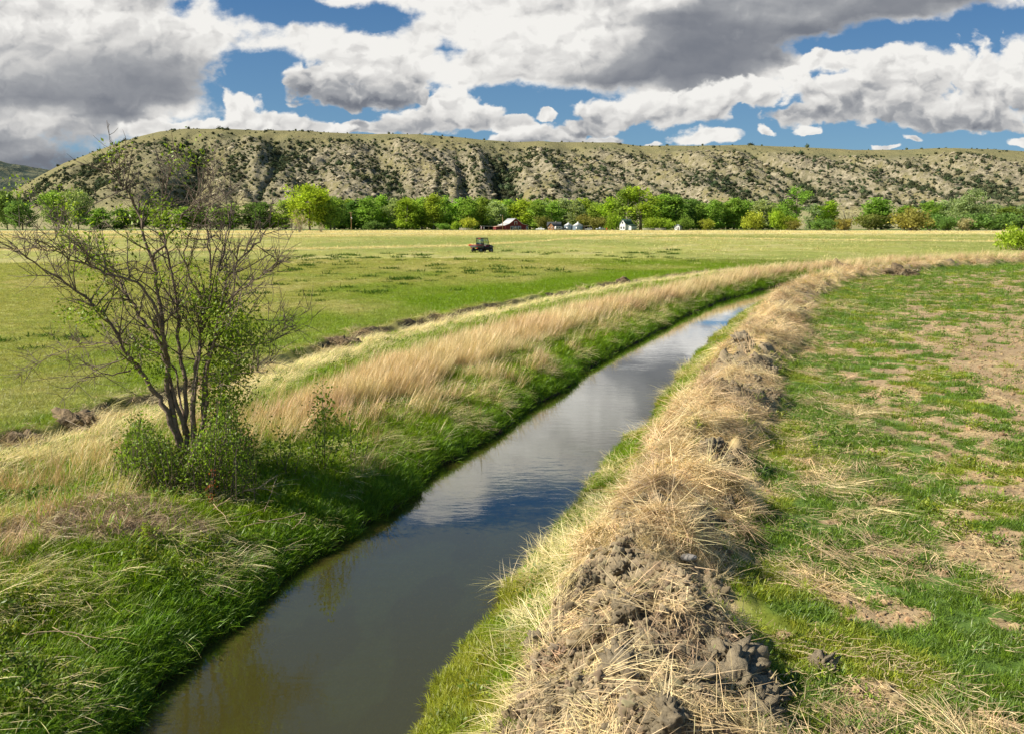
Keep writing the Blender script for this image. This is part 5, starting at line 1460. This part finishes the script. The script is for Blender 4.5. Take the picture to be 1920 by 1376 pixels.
def build_farm():
    build_barn()
    gable_house('cabin', 1031, YB + 4, 4.4, 8.5, 2.4, 4.6, BROWN, SLATE, 'brown log cabin with dark roof right of the red barn', 'cabin', R(-40), [(-1.1, 1.5, .9, .9), (1.1, 1.5, .9, .9)], 0., True)
    x = (1049 - 960) / F / cp * (YB + 9)
    s = gable_house('outbuilding', 1049, YB + 12, 6.5, 8, 2.6, 4.9, GREYW, SLATE, 'grey outbuilding with wide dark roof between the cabin and the grain bins', 'outbuilding', R(82), [(0, 1.4, 1.2, 1.)])
    r = empty('camper', ((1045 - 960) / F / cp * (YB - 3), YB - 3, 0), 'pale camper trailer parked in front of the dark roofed outbuilding', 'camper', rz=R(20))
    MB().prism([(-2.2, .55), (1.7, .55), (2.2, 1.2), (1.9, 2.35), (-2.0, 2.45), (-2.25, 1.4)], -1., 1.).build('body', simple('camper_shell', (.62, .55, .52), .5), r); MB().box((.3, -1.0, 1.7), (1., .06, .6)).box((-1.2, -1.0, 1.7), (.7, .06, .6)).build('window', GLASS, r)
    for yy in (-.9, .9): wheel(r, -.3, yy, .34, .22)
    grain_bin(1063, YB + 3, 2.6, 3.0, 'smaller round grain bin with white cone roof next to the outbuilding')
    grain_bin(1080.5, YB, 3.2, 2.9, 'larger round grain bin with white cone roof, right of the smaller bin')
    sh = empty('tan_shed', ((1098 - 960) / F / cp * YB, YB, 0), 'small open shed with tan roof right of the grain bins', 'shed', rz=R(-12))
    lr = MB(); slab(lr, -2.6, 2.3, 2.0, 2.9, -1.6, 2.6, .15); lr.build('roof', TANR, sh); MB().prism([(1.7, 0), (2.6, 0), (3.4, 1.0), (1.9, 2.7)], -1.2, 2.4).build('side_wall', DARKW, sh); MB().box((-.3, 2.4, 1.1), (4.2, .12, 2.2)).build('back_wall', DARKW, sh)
    for xx in (-2.3, 1.6): MB().box((xx, -1.4, 1.1), (.16, .16, 2.3)).build('post', WOODP, sh)
    pickup(1012, YB - 8, R(160), WHT, 'white pickup parked between the red barn and the brown cabin')
    pickup(1122, YB - 4, R(20), SILV, 'pale silver pickup parked right of the tan shed')
    pickup(1057, YB - 9, R(5), simple('dark_blue_paint', (.06, .07, .10), .3), 'dark car parked in front of the smaller grain bin', 'car')
    pickup(1100, YB - 8, R(175), simple('faded_white_paint', (.6, .6, .58), .4), 'faded white car parked before the tan shed', 'car')
    w = MB(); w.tube([(0, 0, 0), (0, 0, 1.25)], .45, 14); o = empty('fuel_tank', ((1133.5 - 960) / F / cp * YB, YB, 0), 'orange upright tank at the right end of the farmyard, beside the silver pickup', 'tank'); w.build('tank_body', ORG, o); MB().tube([(0, 0, 1.25), (0, 0, 1.6)], [.45, .12], 14).build('lid', ORG, o)
    # the white farmhouse
    h = gable_house('farmhouse', 1162, YB, 3.8, 10, 4.0, 6.6, WHT, GREENR, 'white farmhouse with steep gable and dark green roof under the tallest cottonwood', 'house', R(-34), [(0, 4.6, .8, 1.1), (-.9, 1.6, .8, 1.3), (.9, 1.6, .8, 1.3)], None, True)
    MB().prism([(1.9, 0), (5.2, 0), (5.2, 2.6), (1.9, 3.5)], 1.5, 9).build('side_wing', WHT, h); lr = MB(); slab(lr, 1.95, 3.62, 5.6, 2.62, 1.1, 9.4, .12); lr.build('wing_roof', GREENR, h)
    gable_house('small_shed', 1262, YB - 5, 3.2, 4., 2.3, 3.4, WHT, simple('grey_roof', (.25, .26, .26), .7), 'small white shed half hidden by trees right of the farmhouse', 'shed', R(-30), [(-.7, 1.4, .6, .7)], .6)
    # poles and fences
    for px, tp, y, lb, lamp in ((942.5, 404, 520, 'tall wooden yard pole with a lamp standing at the left corner of the red barn', True), (658, 398, 500, 'wooden utility pole with a grey transformer in front of the dark trees of the row', False)):
        x, _, zt = at(px, tp, y); r = empty('utility_pole', (x, y, 0), lb, 'pole')
        MB().tube([(0, 0, -.3), (0, 0, zt)], [.17, .12], 8).build('shaft', WOODP, r)
        if lamp: MB().tube([(0, 0, zt - .2), (-1.2, -.2, zt + .1)], .05, 6).build('lamp_arm', STEEL, r); MB().tube([(-1.2, -.2, zt + .15), (-1.2, -.2, zt - .2)], [.2, .32], 10).build('lamp_head', WHT, r)
        else: MB().tube([(.34, -.1, zt * .62), (.34, -.1, zt * .62 + 1.)], .28, 10).build('transformer', STEEL, r); MB().box((0, 0, zt - .5), (2.2, .12, .14)).build('crossarm', WOODP, r)
    f = empty('wire_fence', (0, 462, 0), 'long wire fence on thin posts along the far edge of the hayfield', 'fence')
    g = np.random.default_rng(3); pm = None
    for i, xx in enumerate(np.arange(-290, 300, 8.5)):
        if pm is None: o = MB().box((0, 0, .6), (.14, .14, 1.4)).build('post', WOODP, f); pm = o.data
        else: o = link('post', pm, None, f)
        o.location = (xx, 6 * math.sin(xx / 90), 0); o.rotation_euler = (g.normal(0, .05), g.normal(0, .05), 0)
    wr = MB()
    for z in (.4, .75, 1.1): wr.tube([(xx, 6 * math.sin(xx / 90), z) for xx in np.arange(-290, 300, 8.5)], .012, 3, False)
    wr.build('wires', STEEL, f)
    g = np.random.default_rng(8)
    for px, w_, lb in ((875, 7., 'weathered board corral fence in front of the golden-yellow bush'), (1210, 7., 'pale board fence right of the white farmhouse'), (1232, 6., 'short board fence left of the small white shed')):
        x = (px - 960) / F / cp * (YB - 14); r = empty('board_fence', (x, YB - 14, 0), lb, 'fence', rz=float(g.normal(0, .06)))
        for q in range(5): MB().box((-w_ / 2 + q * w_ / 4, 0, .75), (.16, .16, 1.5)).build('post', GREYW, r)
        b = MB()
        for z in (.45, .85, 1.25): b.box((0, -.1, z), (w_ + .3, .04, .2))
        b.build('boards', simple('grey_boards', (.42, .38, .33), .85, var=.15), r)


build_farm()


# ------------------------------------------------------------------ the utility vehicle out in the hayfield
def build_utv():
    x, y = G(907, 475.5)
    r = empty('utility_vehicle', (x - .2, y + .6, 0), 'red and black side-by-side utility vehicle standing alone in the hayfield', 'utility vehicle', rz=R(50))
    for xx, q in ((1.0, 0), (-1.0, 0)):
        for yy in (-.62, .62): wheel(r, xx, yy, .34, .27)
    MB().box((-.05, 0, .46), (2.3, .95, .18)).box((1.0, 0, .40), (.3, 1.05, .10)).box((-1.0, 0, .40), (.3, 1.05, .10)).build('chassis', BLK, r)
    MB().prism([(.62, .5), (1.42, .5), (1.5, .72), (1.38, .98), (.75, 1.08), (.6, .9)], -.52, .52).build('hood', BLK, r)
    MB().prism([(.62, .72), (1.4, .72), (1.38, .86), (1.1, .98), (.66, .9)], -.74, -.5).prism([(.62, .72), (1.4, .72), (1.38, .86), (1.1, .98), (.66, .9)], .5, .74).build('front_fender', PLASG, r)
    MB().box((1.52, 0, .58), (.08, .9, .22)).build('front_bumper', BLK, r)
    for yy in (-.42, .42): MB().box((1.43, yy, .86), (.08, .22, .1)).build('headlight', WHT, r)
    bed = MB(); bed.box((-.98, 0, .74), (1.05, 1.36, .06)).box((-.98, -.66, .90), (1.05, .06, .30)).box((-.98, .66, .90), (1.05, .06, .30)).box((-.48, 0, .90), (.06, 1.26, .30)); b = bed.build('cargo_bed', PLASG, r)
    MB().box((-1.51, 0, .90), (.05, 1.36, .28)).build('tailgate', PLASG, b)
    MB().box((-.98, -.70, 1.05), (1.1, .05, .08)).box((-.98, .70, 1.05), (1.1, .05, .08)).box((-1.55, 0, 1.05), (.05, 1.42, .07)).build('red_bed_rail', UTVRED, b)
    MB().box((-1.55, -.5, .66), (.05, .2, .1)).box((-1.55, .5, .66), (.05, .2, .1)).build('taillight', simple('lamp_red', (.5, .02, .02), .3), b)
    for yy in (-.66, .66): MB().box((.12, yy, .66), (.95, .05, .36)).build('door', BLK, r)
    MB().box((.1, -.70, .92), (.9, .03, .07)).box((.1, .70, .92), (.9, .03, .07)).build('red_side_stripe', UTVRED, r)
    MB().box((-.12, 0, .70), (.52, 1.16, .16)).box((-.36, 0, 1.02), (.14, 1.16, .55), ry=-.15).build('seat', BLK, r)
    cg = MB()
    for yy in (-.64, .64):
        cg.tube([(.72, yy, .92), (.34, yy * .96, 1.86), (.28, yy * .95, 1.9), (-.42, yy * .95, 1.9), (-.48, yy * .96, 1.86), (-.50, yy, .82)], .035, 8)
    for p in ((.32, 1.88), (-.45, 1.88), (-.5, 1.1)): cg.tube([(p[0], -.62, p[1]), (p[0], .62, p[1])], .032, 8)
    cg.build('roll_cage', BLK, r)
    MB().box((-.06, 0, 1.95), (.92, 1.34, .06), taper=(.92, .95)).build('roof', BLK, r); MB().box((-.50, 0, 1.88), (.05, .4, .08)).build('roof_light', UTVRED, r)
    gm, nt, o = new_mat('cab_glass'); t = N(nt, 'ShaderNodeBsdfTransparent'); t.inputs[0].default_value = (.75, .85, .82, 1); gl = N(nt, 'ShaderNodeBsdfGlossy', i_Roughness=.05); mx = N(nt, 'ShaderNodeMixShader', i_0=.22); nt.links.new(t.outputs[0], mx.inputs[1]); nt.links.new(gl.outputs[0], mx.inputs[2]); nt.links.new(mx.outputs[0], o.inputs[0])
    MB().box((-.49, 0, 1.5), (.015, 1.16, .68)).build('rear_window', gm, r); MB().box((.53, 0, 1.42), (.015, 1.12, .82), ry=-.39).build('windscreen', gm, r)
    sw = MB(); th = np.linspace(0, 2 * math.pi, 17); sw.tube([(.32 - .08 * math.sin(t), .3 + .17 * math.cos(t), 1.12 + .15 * math.sin(t)) for t in th], .016, 6, False); sw.tube([(.34, .3, 1.1), (.6, .3, .95)], .02, 6); sw.build('steering_wheel', BLK, r)
    # bundle over the tail
    c, s = math.cos(R(50)), math.sin(R(50)); lx, ly = -1.4, .85
    wx, wy = x - .2 + lx * c - ly * s, y + .6 + lx * s + ly * c
    o = empty('canvas_bundle', (wx, wy, 1.02), 'orange-red canvas bundle slung over the rear left corner of the utility vehicle', 'bundle', rz=R(50))
    V, Tt = ico(3); mb = MB(); mb.add(V * (1 + .5 * (n3(V, 71, 1.6) - .5))[:, None] * (.17, .27, .13), tris=Tt); mb.build('canvas', ORG, o, True); MB().tube([(-.18, 0, 0), (0, 0, .145), (.18, 0, 0), (0, 0, -.145), (-.18, 0, 0)], .02, 5).build('strap', BLK, o)


build_utv()


# ------------------------------------------------------------------ clods, stones, stalks, brush and weeds
def build_small():
    g = np.random.default_rng(77)
    cm, nt, o = new_mat('dug_clay'); tc = N(nt, 'ShaderNodeTexCoord'); n1 = N(nt, 'ShaderNodeTexNoise', i_Scale=3.5, i_Detail=8., i_Roughness=.8); nt.links.new(tc.outputs['Object'], n1.inputs['Vector'])
    cc = mixrgb(nt, maprange(nt, n1.outputs[0], .3, .7), (.21, .172, .115), (.42, .345, .225)); bs = N(nt, 'ShaderNodeBsdfPrincipled', i_Roughness=.95); bs.inputs['Specular IOR Level'].default_value = .1; nt.links.new(cc, bs.inputs['Base Color'])
    bp = N(nt, 'ShaderNodeBump', i_Strength=.8, i_Distance=.06); nt.links.new(n1.outputs[0], bp.inputs['Height']); nt.links.new(bp.outputs[0], bs.inputs['Normal']); nt.links.new(bs.outputs[0], o.inputs[0])
    V, Tt = ico(4); ms = []
    for s_ in range(7):
        d = .95 + 2.6 * (n3(V, 700 + s_, 1.1) - .5) + 1.0 * (billow(V[:, 0] * 2.6 + V[:, 2], V[:, 1] * 2.6 - V[:, 2] * 1.7, 720 + s_, 2) - .5) + 2.2 * (n3(V, 740 + s_, 4.5) - .5) + 1.3 * (n3(V, 745 + s_, 11.) - .5)
        P = V * d[:, None] * (1.1, .95, .78); P = P * .8 + np.round(P * 4.2) / 4.2 * .2
        mb = MB(); mb.add(P, tris=Tt); me = mb.mesh('soil_clod', False); me.materials.append(cm); ms.append(me)
    spots = []
    for cx, cy, sx_, sy_, n, s0 in ((1330, 1265, 95, 45, 30, .085), (1160, 1230, 90, 50, 22, .062), (1420, 1310, 60, 40, 14, .10), (1040, 1290, 60, 50, 14, .05), (1270, 1340, 90, 25, 14, .085), (1290, 965, 45, 22, 12, .075), (1210, 1055, 40, 18, 9, .05),
                                    (1340, 860, 45, 22, 10, .09), (1430, 700, 35, 18, 10, .10), (1420, 640, 35, 14, 10, .12), (1480, 590, 30, 9, 8, .14), (1180, 1140, 50, 30, 10, .07), (1690, 515, 30, 5, 6, .2), (1330, 770, 30, 20, 6, .1)):
        for _ in range(n): spots.append((cx + g.normal(0, sx_ * .6), cy + g.normal(0, sy_ * .6), s0 * .72 * g.lognormal(0, .42)))
    for px, py, s_ in spots:
        if py > 1372: continue
        x, y, z = GT(px, py)
        o = bpy.data.objects.new('soil_clod', ms[int(g.integers(7))]); COL.objects.link(o); o.location = (x, y, z + s_ * .1); o.rotation_euler = (*g.normal(0, .5, 2), g.uniform(0, 6.28)); o.scale = (s_ * g.uniform(.85, 1.2), s_, s_ * g.uniform(.75, 1.1))
        tag(o, 'grey-brown lump of dug clay lying on the straw covered spoil bank', 'clod', 'clods of dug clay on the spoil bank')
    x, y, z = GT(1291, 1054); mb = MB(); mb.add(V * (1 + .35 * (n3(V, 760, 1.3) - .5))[:, None] * (.085, .055, .035), tris=Tt)
    o = link('stone', mb.mesh('stone', True), simple('grey_stone', (.25, .23, .20), .8, var=.2, scale=20., bump=.4)); o.location = (x, y, z + .07); tag(o, 'smooth flat grey stone resting on the straw of the spoil bank', 'stone')
    # dry stalks
    stalk = simple('dry_stalk_bark', (.50, .36, .21), .8, var=.2, scale=12.)

    def Z(a, b, x0, y0, k_): return x0 + a / k_, y0 + b / k_
    r8 = lambda p: Z(p[0], p[1], 1280, 960, 3.)
    r6 = lambda p: Z(p[0], p[1], 0, 860, 2.667)
    B = [('forked dry stalk lying across the green weeds right of the spoil bank', [r8(p) for p in [(530, 410), (700, 452), (880, 485)]], [[r8(p) for p in [(880, 485), (980, 460), (1045, 440)]], [r8(p) for p in [(860, 480), (980, 495)]], [r8(p) for p in [(880, 485), (960, 530), (1030, 570)]]], .06, .006),
         ('small forked stalk on the seeded field below the longer forked one', [r8(p) for p in [(640, 770), (850, 812), (980, 845), (1150, 825)]], [[r8(p) for p in [(850, 812), (930, 790), (1000, 785)]]], .05, .006),
         ('long straight stalk leaning down the right flank of the spoil bank', [r8(p) for p in [(280, 740), (400, 860), (520, 990), (640, 1110)]], [[r8(p) for p in [(520, 990), (640, 960), (710, 985)]], [r8(p) for p in [(560, 1000), (660, 905)]]], .12, .006),
         ('thin stalk at the lower right among the green tufts', [r8(p) for p in [(930, 930), (1060, 1090), (1230, 1145)]], [[r8(p) for p in [(1060, 1090), (1100, 1160), (1150, 1200)]]], .06, .005),
         ('pale twiggy stalk sticking up from the near left bank', [r6(p) for p in [(1070, 300), (1180, 232), (1300, 208), (1390, 155)]], [[r6(p) for p in [(1385, 165), (1360, 240), (1325, 335)]], [r6(p) for p in [(1070, 300), (1120, 350), (1160, 415)]], [r6(p) for p in [(1240, 220), (1300, 250)]], [r6(p) for p in [(1300, 210), (1400, 245)]]], .22, .009),
         ('bent brown stalk drooping over the near left bank', [r6(p) for p in [(1220, 385), (1390, 352), (1530, 328), (1500, 385), (1465, 425)]], [[r6(p) for p in [(1160, 370), (1300, 320), (1345, 305)]], [r6(p) for p in [(1300, 372), (1460, 400)]]], .20, .008),
         ('long pale stalk lying toward the bottom left corner', [r6(p) for p in [(0, 1050), (120, 955), (250, 862)]], [], .14, .006),
         ('curved dead reed stalk on the near left bank grass', [r6(p) for p in [(110, 940), (270, 932), (420, 965), (530, 1005)]], [[r6(p) for p in [(270, 932), (400, 985), (500, 1060)]]], .20, .006),
         ('pale dead stalk over the dark grass at the bottom left', [r6(p) for p in [(0, 1130), (100, 1180), (230, 1310)]], [], .16, .006),
         ('thin bare twig standing at the right waterline of the ditch', [(893, 1125), (897, 1090), (899, 1058)], [[(897, 1095), (905, 1075)]], .16, .005)]
    for lb, main, forks, lift, rad in B:
        def P3(pts, l0, l1):
            out = []
            for (px, py), l_ in zip(pts, np.linspace(l0, l1, len(pts))):
                x, y, z = GT(px, py); out.append((x, y, z + l_))
            out = np.array(out); t = np.linspace(0, len(out) - 1, len(out) * 3); return np.column_stack([np.interp(t, np.arange(len(out)), out[:, k_]) for k_ in range(3)]) + g.normal(0, .006, (len(t), 3))
        M_ = P3(main, lift * .6, lift); r = empty('dry_stalk', tuple(M_[0]), lb, 'dry stalk')
        MB().tube(M_ - M_[0], np.linspace(rad, rad * .5, len(M_)), 6).build('stalk', stalk, r)
        for fk in forks: q = P3(fk, lift * .9, lift * .9); MB().tube(q - M_[0], np.linspace(rad * .6, rad * .3, len(q)), 5).build('side_stalk', stalk, r)
    # tangled clumps thrown up along the ditch
    for i, (px, py, s_, dk, lb) in enumerate([(148, 800, .62, .0, 'tangled heap of dead roots and straw at the left end of the old spoil line'), (60, 838, .5, .0, 'low heap of dead straw at the left edge below the tangled heap'), (1166, 532, .6, .3, 'dark mound of dead roots on the old spoil line beyond the golden grass'), (1562, 512, 1.5, .55, 'dark root clump standing at the far bend of the ditch'), (1690, 518, 1.3, .35, 'brown root clump on the far end of the spoil bank'), (640, 648, .6, .35, 'dark tuft of dead roots on the old spoil line right of the half-bare shrub')]):
        x, y, z = GT(px, py); r = empty('root_clump', (x, y, z - .05), lb, 'root clump', s=s_)
        mb = MB(); mb.add(V * (1 + 2.6 * (n3(V, 800 + i, 1.7) - .5) + 1.6 * (n3(V, 820 + i, 5.) - .5))[:, None] * (.80, .42, .42) + (0, 0, .05), tris=Tt); mb.build('root_mass', simple('root_soil', (.19 - .09 * dk, .14 - .07 * dk, .08 - .045 * dk), .95, var=.4, scale=9., bump=1.), r)
        st = MB()
        for _ in range(260):
            a = g.uniform(0, 6.28); e = g.uniform(.05, 1.2); p = np.array((math.cos(a) * math.cos(e) * .85, math.sin(a) * math.cos(e) * .5, math.sin(e) * .46 * g.uniform(.4, 1.2))); d = g.normal(size=3) * (1, 1, .5); d /= np.linalg.norm(d); L = g.uniform(.2, .6)
            st.tube([p - d * L / 2 - (0, 0, .07), p + g.normal(0, .03, 3) + (0, 0, .03), p + d * L / 2 - (0, 0, .05)], [.008, .007, .004], 3, False, a=g.uniform(0, 1))
        st.build('dead_stems', simple('dead_stems', (.42 - .25 * dk, .31 - .2 * dk, .18 - .12 * dk), .9, var=.3, scale=9.), r)
    # dark green weed clumps dotted over the hayfield
    wm = [blades(90, 900 + i, (.10, .24), .30, .03, (.2, 1.0), droop=.5, seg=2).mesh('weed_clump') for i in range(4)]
    wmat = leafy('weed_leaves', (.06, .12, .018), .3, .4, 0)
    for m_ in wm: m_.materials.append(wmat)
    W_ = [(76, 631), (85, 618), (130, 636), (10, 640), (62, 655), (600, 519), (604, 565), (640, 541), (668, 548), (705, 548), (610, 548), (580, 556), (570, 548), (655, 525), (690, 520), (833, 505), (846, 521), (922, 506), (946, 521), (858, 546), (882, 514), (995, 505), (1020, 503), (660, 540), (703, 551), (720, 548)]
    q = 0
    while len(W_) < 170:
        px, py = g.uniform(430, 1300), 470 + 95 * g.beta(1.3, 2.2)
        x, y = G(px, py); S, T, e, left, k, wb = zones(np.array([x]), np.array([y]))
        if left[0] and e[0] > 11 and g.uniform() < .3 + .7 * (vn(np.array([x * .06]), np.array([y * .05]), 5)[0] > .5): W_.append((px, py))
    for px, py in W_:
        x, y, z = GT(px, py); sw_ = g.uniform(.8, 1.7) * (.9 + y / 100)
        o = bpy.data.objects.new('weed_clump', wm[int(g.integers(4))]); COL.objects.link(o); o.location = (x, y, z); o.rotation_euler = (0, 0, g.uniform(0, 6.28)); o.scale = (sw_, sw_, sw_ * g.uniform(.5, .9))
        tag(o, 'dark green weed clump standing in the pale turf of the hayfield', 'weed', 'weed clumps dotted over the hayfield')


build_small()
